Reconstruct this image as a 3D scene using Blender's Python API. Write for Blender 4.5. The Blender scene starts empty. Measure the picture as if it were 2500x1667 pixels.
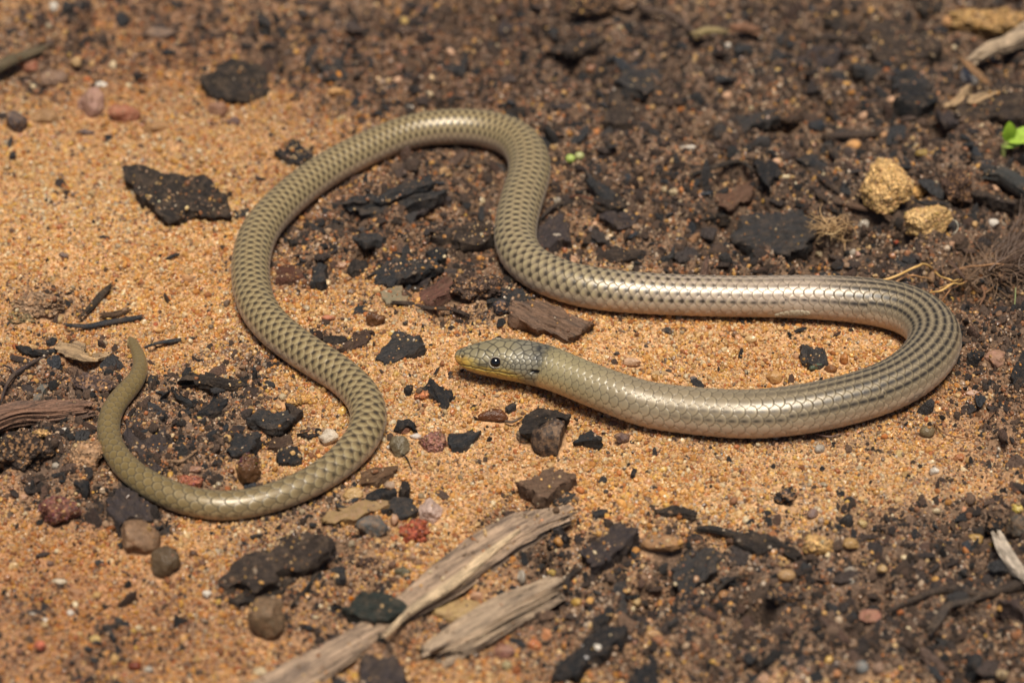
import bpy, math, random
import numpy as np
from mathutils import Vector, Matrix

scene = bpy.context.scene
col = scene.collection
R = math.radians
# Units: 1 Blender unit = 1 centimetre (a macro photograph of a small lizard on sand)
scene.unit_settings.system = 'METRIC'
scene.unit_settings.scale_length = 0.01

# ------------------------------------------------------------------ camera
PITCH = 38.0
DIST = 50.0
LENS = 109.0
CAM = Vector((0.0, -DIST * math.cos(R(PITCH)), DIST * math.sin(R(PITCH))))
camd = bpy.data.cameras.new('camera')
cam = bpy.data.objects.new('camera', camd)
col.objects.link(cam)
cam.location = CAM
cam.rotation_euler = (R(90 - PITCH), 0, 0)
camd.lens = LENS
camd.sensor_width = 36
camd.clip_start = 0.5
camd.clip_end = 3000
camd.dof.use_dof = True
camd.dof.focus_distance = 49.0
camd.dof.aperture_fstop = 0.165
scene.camera = cam

# ------------------------------------------------------------------ world + sun
SUN_EL, SUN_AZ = 75.0, 172.0         # soft light almost straight overhead
world = bpy.data.worlds.new('World')
scene.world = world
world.use_nodes = True
wn = world.node_tree.nodes
wl = world.node_tree.links
bg = wn['Background']
sky = wn.new('ShaderNodeTexSky')
sky.sky_type = 'NISHITA'
sky.sun_disc = False
sky.sun_elevation = R(SUN_EL)
sky.sun_rotation = R(SUN_AZ)
wl.new(sky.outputs[0], bg.inputs[0])
bg.inputs[1].default_value = 0.055
sund = bpy.data.lights.new('sun', 'SUN')
sun = bpy.data.objects.new('sun', sund)
col.objects.link(sun)
sund.energy = 5.0
sund.angle = R(22)
sund.color = (1.0, 0.93, 0.81)
sd = Vector((math.sin(R(SUN_AZ)) * math.cos(R(SUN_EL)), math.cos(R(SUN_AZ)) * math.cos(R(SUN_EL)), math.sin(R(SUN_EL))))
sun.rotation_euler = sd.to_track_quat('Z', 'Y').to_euler()
sun.location = sd * 80
scene.view_settings.view_transform = 'Standard'
scene.view_settings.look = 'None'
scene.view_settings.exposure = 0.10
scene.view_settings.gamma = 1.0
scene.view_settings.use_curve_mapping = False
scene.cycles.max_bounces = 6
scene.cycles.transparent_max_bounces = 6
scene.render.film_transparent = False

# ------------------------------------------------------------------ survey: photo positions to places on the ground
W, H = 2500.0, 1667.0
FPX = LENS / 36.0 * W
cp, sp = math.cos(R(PITCH)), math.sin(R(PITCH))
FW = np.array([0, cp, -sp]); RT = np.array([1.0, 0, 0]); UPV = np.array([0, sp, cp])
CAMN = np.array(CAM)


def ray(px, py):
    px = np.asarray(px, float); py = np.asarray(py, float)
    return FW + np.multiply.outer((px - W / 2) / FPX, RT) - np.multiply.outer((py - H / 2) / FPX, UPV)


def gp(px, py, z=0.0):
    d = ray(px, py)
    t = (np.asarray(z, float) - CAMN[2]) / d[..., 2]
    return CAMN + d * t[..., None]


def to_px(P):
    v = P - CAMN
    dz = v @ FW
    return W / 2 + FPX * (v @ RT) / dz, H / 2 - FPX * (v @ UPV) / dz


def cm_per_px(px, py, z=0.0):
    p = gp(px, py, z)
    return float((p - CAMN) @ FW / FPX)


ZS = 2265.0 / 650.0
REG = dict(A=(0, 0), B=(600, 0), C=(1200, 0), D=(1850, 0), E=(0, 400), F=(600, 400), G=(1200, 400), H=(1850, 400),
           I=(0, 800), J=(600, 800), K=(1200, 800), L=(1850, 800), M=(0, 1217), N=(600, 1217), O=(1200, 1217), P=(1850, 1217), V=(0, 0))


def S(reg, x, y):
    o = REG[reg]
    k = (1 / 1.063) if reg == 'V' else ZS
    return o[0] + x / k, o[1] + y / k


# ------------------------------------------------------------------ noise
def _h(ix, iy, iz, seed):
    n = (ix * 374761393 + iy * 668265263 + iz * 2147483647 + seed * 1274126177) & 0xFFFFFFFF
    n = ((n ^ (n >> 13)) * 1274126177) & 0xFFFFFFFF
    n = ((n ^ (n >> 15)) * 2246822519) & 0xFFFFFFFF
    return ((n ^ (n >> 16)) & 0xFFFFFF) / float(0xFFFFFF)


def vnoise(x, y, z=None, seed=0):
    x = np.asarray(x, float); y = np.asarray(y, float)
    z = np.zeros_like(x) if z is None else np.asarray(z, float)
    fx, fy, fz = np.floor(x), np.floor(y), np.floor(z)
    ix, iy, iz = fx.astype(np.int64), fy.astype(np.int64), fz.astype(np.int64)
    u, v, w = x - fx, y - fy, z - fz
    u, v, w = u * u * (3 - 2 * u), v * v * (3 - 2 * v), w * w * (3 - 2 * w)
    r = 0
    for a in (0, 1):
        for b in (0, 1):
            for c in (0, 1):
                r = r + _h(ix + a, iy + b, iz + c, seed) * (u if a else 1 - u) * (v if b else 1 - v) * (w if c else 1 - w)
    return r * 2 - 1


def fbm(x, y, z=None, seed=0, oct=3):
    r, a, f = 0, 1.0, 1.0
    for k in range(oct):
        r = r + a * vnoise(x * f + 7.3 * k, y * f - 3.1 * k, None if z is None else z * f + 1.7 * k, seed + k)
        a *= 0.5; f *= 2.03
    return r


def sstep(a, b, x):
    t = np.clip((x - a) / (b - a), 0, 1)
    return t * t * (3 - 2 * t)


# ------------------------------------------------------------------ helpers for objects
def tag(o, label=None, cat=None, group=None, kind=None):
    if label: o['label'] = label
    if cat: o['category'] = cat
    if group: o['group'] = group
    if kind: o['kind'] = kind
    return o


def mesh_obj(name, V, F, mat, parent=None, smooth=True, loc=None, colors=None, quads=False):
    me = bpy.data.meshes.new(name)
    V = np.asarray(V, np.float32)
    if isinstance(F, np.ndarray):
        n, k = F.shape
        me.vertices.add(len(V)); me.vertices.foreach_set('co', V.ravel())
        me.loops.add(n * k); me.loops.foreach_set('vertex_index', F.astype(np.int32).ravel())
        me.polygons.add(n)
        me.polygons.foreach_set('loop_start', np.arange(0, n * k, k, dtype=np.int32))
        me.polygons.foreach_set('loop_total', np.full(n, k, dtype=np.int32))
        me.update(calc_edges=True)
    else:
        me.from_pydata(V.tolist(), [], F)
    me.validate()
    if smooth:
        me.polygons.foreach_set('use_smooth', np.ones(len(me.polygons), dtype=bool))
    if colors is not None:
        a = me.attributes.new('col', 'FLOAT_COLOR', 'POINT')
        c = np.ones((len(V), 4), np.float32); c[:, :3] = colors
        a.data.foreach_set('color', c.ravel())
    me.materials.append(mat)
    me.update()
    o = bpy.data.objects.new(name, me)
    col.objects.link(o)
    if loc is not None: o.location = loc
    if parent is not None: o.parent = parent
    return o


def empty(name, loc):
    o = bpy.data.objects.new(name, None)
    o.empty_display_size = 0.2
    col.objects.link(o); o.location = loc
    return o


# ------------------------------------------------------------------ materials
def newmat(name):
    m = bpy.data.materials.new(name); m.use_nodes = True
    nt = m.node_tree
    return m, nt, nt.nodes['Principled BSDF']


def mixc(nt, a, b, fac, mode='MIX'):
    n = nt.nodes.new('ShaderNodeMix'); n.data_type = 'RGBA'; n.blend_type = mode
    for k, v in ((0, fac), (6, a), (7, b)):
        if isinstance(v, bpy.types.NodeSocket): nt.links.new(v, n.inputs[k])
        elif k == 0: n.inputs[0].default_value = v
        else: n.inputs[k].default_value = (*v, 1)
    return n.outputs[2]


def ramp(nt, src, stops):
    n = nt.nodes.new('ShaderNodeValToRGB')
    e = n.color_ramp.elements
    while len(e) > len(stops): e.remove(e[-1])
    while len(e) < len(stops): e.new(0.5)
    for k, (p, c) in enumerate(stops):
        e[k].position = p
        e[k].color = (*c, 1) if isinstance(c, tuple) else (c, c, c, 1)
    nt.links.new(src, n.inputs[0])
    return n.outputs[0]


def texco(nt, scale=(1, 1, 1), kind='Object'):
    t = nt.nodes.new('ShaderNodeTexCoord')
    m = nt.nodes.new('ShaderNodeMapping')
    m.inputs['Scale'].default_value = scale
    nt.links.new(t.outputs[kind], m.inputs[0])
    return m.outputs[0]


def noise(nt, vec, scale, detail=3, rough=0.6):
    n = nt.nodes.new('ShaderNodeTexNoise')
    n.inputs['Scale'].default_value = scale; n.inputs['Detail'].default_value = detail; n.inputs['Roughness'].default_value = rough
    nt.links.new(vec, n.inputs['Vector'])
    return n.outputs['Fac']


def voro(nt, vec, scale, out='Distance', rnd=1.0):
    n = nt.nodes.new('ShaderNodeTexVoronoi')
    n.inputs['Scale'].default_value = scale
    n.inputs['Randomness'].default_value = rnd
    nt.links.new(vec, n.inputs['Vector'])
    return n.outputs[out]


def bump(nt, b, h, dist, strength=1.0, prev=None):
    n = nt.nodes.new('ShaderNodeBump')
    n.inputs['Distance'].default_value = dist; n.inputs['Strength'].default_value = strength
    nt.links.new(h, n.inputs['Height'])
    if prev is not None: nt.links.new(prev, n.inputs['Normal'])
    if b is not None: nt.links.new(n.outputs[0], b.inputs['Normal'])
    return n.outputs[0]


def objcol(nt):
    return nt.nodes.new('ShaderNodeObjectInfo').outputs['Color']


def attr(nt, name, kind='GEOMETRY', out='Color'):
    n = nt.nodes.new('ShaderNodeAttribute'); n.attribute_name = name; n.attribute_type = kind
    return n.outputs[out]


M = {}
# ground: fine silt and grains too small to pick apart, coloured by the map of sand and soil
m, nt, b = newmat('ground_mat'); M['ground'] = m
v = texco(nt)
c = attr(nt, 'col')
vc = voro(nt, v, 26, 'Color')
g = ramp(nt, vc, [(0.0, 0.45), (0.5, 0.9), (1.0, 1.35)])
c = mixc(nt, c, g, 1.0, 'MULTIPLY')
nz = noise(nt, v, 9, 4)
c = mixc(nt, c, ramp(nt, nz, [(0.3, 0.7), (0.7, 1.2)]), 1.0, 'MULTIPLY')
nt.links.new(c, b.inputs['Base Color'])
b.inputs['Roughness'].default_value = 0.85
b1 = bump(nt, None, voro(nt, v, 26), 0.02, 0.8)
bump(nt, b, noise(nt, v, 60, 2), 0.01, 0.6, b1)

# loose grains: quartz sand with per-grain colour
m, nt, b = newmat('sand_grain_mat'); M['grain'] = m
c = attr(nt, 'gcol', 'INSTANCER')
v = texco(nt)
c2 = mixc(nt, c, ramp(nt, noise(nt, v, 2.2, 2), [(0.3, 0.75), (0.7, 1.15)]), 1.0, 'MULTIPLY')
nt.links.new(c2, b.inputs['Base Color'])
b.inputs['Roughness'].default_value = 0.3
b.inputs['Specular IOR Level'].default_value = 0.5
tr = nt.nodes.new('ShaderNodeBsdfTranslucent')
nt.links.new(c2, tr.inputs[0])
ms = nt.nodes.new('ShaderNodeMixShader'); ms.inputs[0].default_value = 0.30
nt.links.new(b.outputs[0], ms.inputs[1]); nt.links.new(tr.outputs[0], ms.inputs[2])
nt.links.new(ms.outputs[0], nt.nodes['Material Output'].inputs[0])

# soil and charcoal crumbs
m, nt, b = newmat('soil_crumb_mat'); M['crumb'] = m
c = attr(nt, 'gcol', 'INSTANCER')
v = texco(nt)
c2 = mixc(nt, c, ramp(nt, noise(nt, v, 4, 3), [(0.3, 0.6), (0.7, 1.3)]), 1.0, 'MULTIPLY')
nt.links.new(c2, b.inputs['Base Color'])
b.inputs['Roughness'].default_value = 0.6
bump(nt, b, noise(nt, v, 5, 3), 0.15, 0.8)

# charcoal / bark: object colour, fibre along local X
for nm, fib, rg, dust in (('char', 9, 0.62, 0.4), ('bark', 7, 0.8, 0.55)):
    m, nt, b = newmat(nm + '_mat'); M[nm] = m
    v = texco(nt, (1.2, fib, fib))
    v1 = texco(nt)
    n1 = noise(nt, v, 3.0, 4)
    c = mixc(nt, objcol(nt), ramp(nt, n1, [(0.25, 0.55), (0.55, 1.0), (0.8, 1.7)]), 1.0, 'MULTIPLY')
    du = ramp(nt, noise(nt, v1, 6, 5, 0.75), [(0.46, 0.0), (0.66, dust)])
    c = mixc(nt, c, (0.20, 0.13, 0.08), du)
    nt.links.new(c, b.inputs['Base Color'])
    nt.links.new(ramp(nt, noise(nt, v1, 8, 2), [(0.3, rg - 0.12), (0.7, rg + 0.2)]), b.inputs['Roughness'])
    b.inputs['Specular IOR Level'].default_value = 0.35
    b1 = bump(nt, None, n1, 0.07, 1.0)
    bump(nt, b, noise(nt, v1, 24, 5, 0.75), 0.06, 1.0, b1)

# pale weathered wood
m, nt, b = newmat('wood_mat'); M['wood'] = m
v = texco(nt, (0.9, 11, 11)); v1 = texco(nt)
n1 = noise(nt, v, 1.6, 5, 0.65)
c = mixc(nt, objcol(nt), ramp(nt, n1, [(0.30, 0.16), (0.42, 0.62), (0.56, 1.1), (0.8, 1.6)]), 1.0, 'MULTIPLY')
c = mixc(nt, c, (0.07, 0.047, 0.036), ramp(nt, noise(nt, texco(nt, (0.6, 2.4, 2.4)), 1.3, 5, 0.75), [(0.50, 0.0), (0.64, 0.7)]))
nt.links.new(c, b.inputs['Base Color'])
b.inputs['Roughness'].default_value = 0.7
b1 = bump(nt, None, n1, 0.07, 1.0)
bump(nt, b, noise(nt, texco(nt, (3, 26, 26)), 2.0, 3), 0.03, 0.9, b1)

# stones
for nm, rg, sp_, tl in (('stone', 0.62, 0.35, 0.0), ('quartz', 0.22, 0.5, 0.3), ('sandstone', 0.6, 0.4, 0.08), ('clod', 0.9, 0.2, 0.0)):
    m, nt, b = newmat(nm + '_mat'); M[nm] = m
    v = texco(nt)
    oc = objcol(nt)
    n1 = noise(nt, v, 5, 5, 0.7)
    if nm in ('stone', 'quartz'):
        c = mixc(nt, oc, ramp(nt, n1, [(0.3, 0.6), (0.55, 1.0), (0.75, 1.4)]), 1.0, 'MULTIPLY')
    else:
        vc = voro(nt, v, 24, 'Color')
        sep = nt.nodes.new('ShaderNodeSeparateColor'); nt.links.new(vc, sep.inputs[0])
        c = mixc(nt, oc, ramp(nt, sep.outputs[0], [(0, 0.45), (0.5, 0.95), (0.85, 1.3), (1, 2.0 if nm == 'clod' else 1.6)]), 1.0, 'MULTIPLY')
        c = mixc(nt, c, (0.42, 0.22, 0.10), ramp(nt, sep.outputs[1], [(0.78, 0.0), (0.86, 0.55 if nm == 'clod' else 0.3)]))
    if nm == 'stone':
        c = mixc(nt, c, (0.26, 0.15, 0.08), ramp(nt, noise(nt, v, 11, 5, 0.8), [(0.44, 0.0), (0.62, 0.75)]))
    nt.links.new(c, b.inputs['Base Color'])
    b.inputs['Roughness'].default_value = rg
    b.inputs['Specular IOR Level'].default_value = sp_
    b1 = bump(nt, None, n1, 0.04, 0.8)
    if nm in ('sandstone', 'clod'):
        bump(nt, b, voro(nt, v, 24), 0.03, 0.9, b1)
    else:
        bump(nt, b, noise(nt, v, 40, 3), 0.01, 0.7, b1)
    if tl:
        tr = nt.nodes.new('ShaderNodeBsdfTranslucent'); nt.links.new(c, tr.inputs[0])
        ms = nt.nodes.new('ShaderNodeMixShader'); ms.inputs[0].default_value = tl
        nt.links.new(b.outputs[0], ms.inputs[1]); nt.links.new(tr.outputs[0], ms.inputs[2])
        nt.links.new(ms.outputs[0], nt.nodes['Material Output'].inputs[0])

# fibres and leaves
m, nt, b = newmat('fibre_mat'); M['fibre'] = m
nt.links.new(objcol(nt), b.inputs['Base Color']); b.inputs['Roughness'].default_value = 0.5
m, nt, b = newmat('leaf_mat'); M['leaf'] = m
v = texco(nt)
c = mixc(nt, objcol(nt), ramp(nt, noise(nt, v, 12, 3), [(0.3, 0.8), (0.7, 1.2)]), 1.0, 'MULTIPLY')
nt.links.new(c, b.inputs['Base Color']); b.inputs['Roughness'].default_value = 0.35
tr = nt.nodes.new('ShaderNodeBsdfTranslucent'); nt.links.new(c, tr.inputs[0])
ms = nt.nodes.new('ShaderNodeMixShader'); ms.inputs[0].default_value = 0.4
nt.links.new(b.outputs[0], ms.inputs[1]); nt.links.new(tr.outputs[0], ms.inputs[2])
nt.links.new(ms.outputs[0], nt.nodes['Material Output'].inputs[0])

# lizard skin
m, nt, b = newmat('lizard_skin_mat'); M['skin'] = m
c = attr(nt, 'col')
nt.links.new(c, b.inputs['Base Color'])
b.inputs['Roughness'].default_value = 0.40
b.inputs['Specular IOR Level'].default_value = 0.6
b.inputs['Metallic'].default_value = 0.12
b.inputs['Coat Weight'].default_value = 0.25
b.inputs['Coat Roughness'].default_value = 0.25
b.inputs['Sheen Weight'].default_value = 0.05
bump(nt, b, noise(nt, texco(nt), 70, 2), 0.004, 0.35)
m, nt, b = newmat('eye_mat'); M['eye'] = m
nt.links.new(attr(nt, 'col'), b.inputs['Base Color']); b.inputs['Roughness'].default_value = 0.06
b.inputs['Specular IOR Level'].default_value = 0.7

# ------------------------------------------------------------------ the lizard's axis (photo position, half width in photo pixels, height above ground or None = lying on it)
HEADPTS = [(1109.6, 868.8, 1.5, .47), (1112.5, 868.8, 10, .47), (1117, 869, 15.5, .47), (1125, 870, 21.5, .47), (1135, 871.5, 27, .47), (1146, 873, 31.5, .47),
           (1174, 874, 40, .47), (1213.5, 874.5, 47.5, .47), (1258, 879, 51, .47), (1300.5, 887, 52, .47), (1342.5, 898.5, 51.5, .47),
           (1385, 915, 50.5, .465), (1435, 936, 51, .45), (1483, 954, 52, .43), (1540, 975, 53.5, .41), (1594, 991, 55.5, None)]
BODYV = [(1600, 948, 109), (1700, 951, 110), (1800, 945, 113), (1900, 929, 113), (2000, 902, 113), (2075, 869, 114), (2125, 828, 117),
         (2150, 780, 118), (2128, 737, 116), (2080, 709, 112), (2000, 692, 107), (1900, 684, 101), (1800, 681, 96), (1700, 681, 93), (1600, 679, 93),
         (1500, 675, 93), (1400, 667, 96), (1331, 656, 95), (1262, 634, 92), (1210, 603, 92), (1185, 564, 92), (1185, 515, 92),
         (1200, 452, 93), (1213, 415, 92), (1217, 376, 91), (1206, 343, 91), (1178, 316, 88), (1137, 300, 85), (1100, 293, 83), (1050, 290, 81), (994, 293, 78),
         (935, 304, 77), (873, 328, 77), (812, 356, 79), (756, 387, 79), (710, 417, 80), (664, 454, 82), (625, 492, 83), (597, 530, 84),
         (581, 572, 84), (575, 612, 84), (577, 655, 84), (589, 700, 84), (614, 738, 84), (643, 766, 84), (678, 793, 84), (727, 826, 84),
         (777, 857, 82), (817, 891, 81), (842, 925, 81), (848, 958, 81), (840, 993, 79), (814, 1031, 76), (760, 1079, 71), (694, 1117, 68),
         (632, 1141, 67), (572, 1156, 67), (510, 1162, 68), (440, 1152, 67), (379, 1131, 66), (328, 1104, 62), (287, 1070, 57), (261, 1034, 53),
         (249, 998, 51), (249, 966, 51), (262, 932, 50), (284, 904, 48), (308, 880, 44), (323, 852, 38), (321, 826, 31), (312, 801, 25), (304, 786, 20), (299, 778, 12), (296, 774, 3)]
pts = []
for (x, y, r, z) in HEADPTS:
    k = cm_per_px(x, y, 0.5)
    pts.append((x, y, r * k, z if z is not None else r * k * 0.985))
for (x, y, d) in BODYV[1:]:
    X, Y = x * 1.063, y * 1.063
    k = cm_per_px(X, Y, 0.3)
    r = d * 1.063 / 2 * k
    pts.append((X, Y, r, r * 0.985))
P3, RR, PX = [], [], []
for X, Y, r, z in pts:
    P3.append(gp(X, Y, z)); RR.append(r); PX.append((X, Y))
P3 = np.array(P3); RR = np.array(RR)
seg = np.linalg.norm(np.diff(P3, axis=0), axis=1)
cum = np.concatenate([[0], np.cumsum(seg)])


def catmull(cum, V, s):
    V = np.asarray(V, float)
    if V.ndim == 1: V = V[:, None]
    n = len(V)
    i = np.clip(np.searchsorted(cum, s, side='right') - 1, 0, n - 2)
    h = (cum[i + 1] - cum[i])[:, None]
    t = ((s - cum[i])[:, None] / h)
    m_ = np.zeros_like(V)
    m_[1:-1] = (V[2:] - V[:-2]) / (cum[2:] - cum[:-2])[:, None]
    m_[0] = (V[1] - V[0]) / (cum[1] - cum[0]); m_[-1] = (V[-1] - V[-2]) / (cum[-1] - cum[-2])
    t2, t3 = t * t, t * t * t
    return (2 * t3 - 3 * t2 + 1) * V[i] + (t3 - 2 * t2 + t) * h * m_[i] + (-2 * t3 + 3 * t2) * V[i + 1] + (t3 - t2) * h * m_[i + 1]


LEN = cum[-1]
NR = 3200
sv = np.concatenate([np.array([0, .002, .006, .012, .02, .03, .042]), np.linspace(.055, LEN - .02, NR - 12), LEN - np.array([.014, .009, .005, .002, 0])])
NR = len(sv)
AX = catmull(cum, P3, sv)
RAD = np.maximum(catmull(cum, RR, sv)[:, 0], 0.004)


def gsm(A, w):
    k = np.exp(-0.5 * (np.arange(-3 * w, 3 * w + 1) / w) ** 2); k /= k.sum()
    A2 = np.atleast_2d(A.T).T
    out = np.stack([np.convolve(np.pad(A2[:, q], 3 * w, mode='edge'), k, mode='valid') for q in range(A2.shape[1])], 1)
    return out if A.ndim > 1 else out[:, 0]


wt = sstep(1.2, 2.4, sv) * (1 - sstep(LEN - 1.2, LEN - .5, sv))
AX = AX * (1 - wt[:, None]) + gsm(AX, 16) * wt[:, None]
RAD = RAD * (1 - wt) + gsm(RAD, 30) * wt
# position of photo landmarks along the body (arc length)
ctl_s = cum


def s_at(X, Y, lo=0, hi=None):
    d = np.array([(a[0] - X) ** 2 + (a[1] - Y) ** 2 for a in PX])
    return ctl_s[int(np.argmin(d))]


# ------------------------------------------------------------------ ground height field
DX = 0.058
fx = np.arange(-13.2, 13.2001, DX); fy = np.arange(-10.4, 17.0, DX)


def grow(a, b, n=22):
    return np.geomspace(1, abs(b - a) + 1, n)[1:] - 1


xs = np.concatenate([fx[0] - grow(0, 800)[::-1], fx, fx[-1] + grow(0, 800)])
ys = np.concatenate([fy[0] - grow(0, 600)[::-1], fy, fy[-1] + grow(0, 1200)])
GX, GY = np.meshgrid(xs, ys)
# nearest body axis sample for each node (coarse then exact near the body)
sub = slice(0, NR, 8)
AXs, RADs = AX[sub], RAD[sub]
flat = np.stack([GX.ravel(), GY.ravel()], 1)
near = (np.abs(flat[:, 0]) < 10) & (flat[:, 1] > -6) & (flat[:, 1] < 10)
DB = np.full(len(flat), 50.0); RB = np.full(len(flat), 0.3); ZB = np.full(len(flat), 5.0)
idx = np.where(near)[0]
for c0 in range(0, len(idx), 20000):
    ii = idx[c0:c0 + 20000]
    d2 = (flat[ii, 0:1] - AXs[None, :, 0]) ** 2 + (flat[ii, 1:2] - AXs[None, :, 1]) ** 2
    # prefer the lowest-lying overlap: weight by 2-D distance only
    k = np.argmin(d2, axis=1)
    DB[ii] = np.sqrt(d2[np.arange(len(ii)), k]); RB[ii] = RADs[k]; ZB[ii] = AXs[k, 2]
DB = DB.reshape(GX.shape); RB = RB.reshape(GX.shape); ZB = ZB.reshape(GX.shape)

# soil map: (photo x, y, radius x, radius y, amount) of dark organic soil; the rest is orange sand
SOIL = [(250, 60, 420, 130, .42), (150, 170, 200, 90, .34), (800, 80, 300, 120, .60), (1150, 140, 260, 150, .70), (950, 240, 160, 60, .35), (1500, 120, 380, 200, .76),
        (1900, 120, 420, 240, .98), (2350, 200, 350, 300, .95), (1560, 400, 300, 200, .74), (1900, 480, 380, 170, .76), (2300, 520, 300, 180, .9),
        (1720, 610, 260, 70, .75), (2200, 640, 280, 80, .7), (2460, 720, 120, 130, .9), (960, 520, 230, 130, .7), (1130, 640, 150, 110, .75), (1080, 430, 130, 70, .85),
        (740, 640, 110, 70, .45), (730, 560, 80, 50, .4), (190, 960, 150, 90, .85), (80, 1090, 190, 120, .95), (400, 1060, 120, 130, .75), (560, 1030, 130, 70, .65), (560, 930, 80, 60, .5), (240, 1220, 140, 60, .7), (450, 1140, 130, 50, .6),
        (60, 900, 60, 50, .3), (100, 745, 110, 50, .35), (690, 1320, 110, 90, .35), (860, 1340, 120, 90, .55), (300, 1250, 120, 60, .45), (850, 1550, 220, 130, .55),
        (1330, 1340, 130, 90, .6), (1330, 1480, 160, 100, .5), (1500, 1450, 200, 120, .55), (1750, 1350, 200, 70, .6), (1900, 1450, 260, 110, .8), (2150, 1420, 260, 140, .9),
        (2400, 1350, 180, 160, .9), (2100, 1600, 420, 130, .85), (1620, 1620, 300, 90, .5), (2420, 1560, 220, 160, .9), (2460, 1000, 60, 200, .45), (2440, 850, 90, 120, .6),
        (2330, 880, 60, 60, .5), (2300, 1010, 160, 50, .35), (1980, 1070, 260, 30, .4), (60, 1620, 260, 120, .25), (300, 1560, 300, 140, .18), (640, 1200, 200, 30, .6), (1330, 1240, 90, 30, .15),
        (1150, 760, 90, 40, .35), (810, 840, 60, 40, .4), (640, 900, 60, 40, .35), (420, 950, 60, 40, .3)]


def soil_at(x, y, z=None):
    P = np.stack([x, y, np.zeros_like(x)], -1)
    dep = (P - CAMN) @ FW
    ok = dep > 20
    px, py = to_px(P)
    keep = np.ones_like(px)
    n1 = fbm(x * 1.1, y * 1.1, seed=5, oct=3)
    n2 = fbm(x * 4, y * 4, seed=9, oct=2)
    px2 = px + n1 * 45; py2 = py + n1 * 30 + n2 * 10
    for (cx, cy, rx, ry, a) in SOIL:
        d = ((px2 - cx) / rx) ** 2 + ((py2 - cy) / ry) ** 2
        keep *= 1 - min(.95, a * 1.2) * np.exp(-np.clip(d / 1.25, 0, 40) ** 1.3)
    s = (1 - keep) + .05
    n3 = fbm(x * 2.1, y * 2.1, seed=12, oct=3)
    s = np.clip(s + (n2 * .14 + n3 * .22) * sstep(.02, .35, s) * (1 - .6 * sstep(.8, 1, s)), 0, 1)
    far = ~ok | (py < -250)
    s = np.where(far, 0.75, s)
    return s


SO = soil_at(GX, GY)


# damp, redder sand (photo x, y, radius x, radius y, amount)
DAMP = [(200, 1560, 620, 240, .85), (120, 1250, 300, 160, .5), (350, 110, 700, 210, .85), (1100, 150, 500, 200, .7), (60, 900, 260, 160, .4), (1250, 1560, 400, 160, .6), (2400, 950, 160, 260, .55), (700, 350, 160, 60, .5), (900, 560, 300, 140, .6)]


def damp_at(x, y):
    P = np.stack([x, y, np.zeros_like(x)], -1)
    px, py = to_px(P)
    n1 = fbm(x * .9, y * .9, seed=15, oct=3)
    px = px + 90 * n1; py = py + 60 * n1
    k = np.ones_like(px)
    for cx, cy, rx, ry, a in DAMP:
        k *= 1 - a * np.exp(-np.clip(((px - cx) / rx) ** 2 + ((py - cy) / ry) ** 2, 0, 40))
    return np.clip(1 - k + .12 + .18 * n1, 0, 1)


def hbase(x, y, so):
    a = fbm(x * .35, y * .35, seed=21, oct=2) * .10 + fbm(x * 1.4, y * 1.4, seed=31, oct=2) * .08 + fbm(x * 3, y * 3, seed=41, oct=3) * .035
    rough = fbm(x * .9, y * .9, seed=51, oct=2) * .13 + fbm(x * 2.6, y * 2.6, seed=61, oct=3) * .18
    pit = np.clip(-fbm(x * 1.7, y * 1.7, seed=71, oct=3) - .30, 0, 1) * -.6
    return a + so * (rough + pit)


HG = hbase(GX, GY, SO)
# settle the ground around the lying body
e = sstep(1.0, 3.2, DB / np.maximum(RB, .1))
lying = ZB < RB * 1.15
HG = np.where(lying, HG * (.12 + .88 * e), HG)
HG = HG + np.where(lying, .055 * np.exp(-((DB / np.maximum(RB, .05) - 1.42) / .30) ** 2) * (.6 + .7 * fbm(GX * 2.2, GY * 2.2, seed=45, oct=2)), 0) * np.clip(RB / .3, 0, 1)
tub = np.where(DB < RB, ZB - np.sqrt(np.maximum(RB ** 2 - DB ** 2, 0)) - .012, 9)
HG = np.minimum(HG, tub)
fadefar = 1 - sstep(14, 40, np.hypot(GX, GY))
HG = HG * (.3 + .7 * fadefar)
# finite inner tables for quick lookups
i0, j0 = int(np.searchsorted(xs, fx[0] - 1e-6)), int(np.searchsorted(ys, fy[0] - 1e-6))


def lookup(T, x, y):
    u = np.clip((np.asarray(x, float) - fx[0]) / DX, 0, len(fx) - 1.001)
    v = np.clip((np.asarray(y, float) - fy[0]) / DX, 0, len(fy) - 1.001)
    a, b_ = np.floor(u).astype(int), np.floor(v).astype(int)
    p, q = u - a, v - b_
    a += i0; b_ += j0
    return (T[b_, a] * (1 - p) * (1 - q) + T[b_, a + 1] * p * (1 - q) + T[b_ + 1, a] * (1 - p) * q + T[b_ + 1, a + 1] * p * q)


SANDC = np.array([.60, .345, .165]); SOILC = np.array([.12, .072, .045])
tint = fbm(GX * .8, GY * .8, seed=81, oct=3)
gc = SANDC * (1 - damp_at(GX, GY)[..., None] * np.array([.30, .42, .46])) * (1 + .12 * tint[..., None]) * (1 - SO[..., None]) + SOILC * (1 + .4 * tint[..., None]) * SO[..., None]
ny, nx = GX.shape
vi = np.arange(nx * ny).reshape(ny, nx)
F = np.stack([vi[:-1, :-1], vi[:-1, 1:], vi[1:, 1:], vi[1:, :-1]], -1).reshape(-1, 4)
ground = mesh_obj('ground', np.stack([GX, GY, HG], -1).reshape(-1, 3), F, M['ground'], colors=gc.reshape(-1, 3))
tag(ground, kind='structure')

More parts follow.
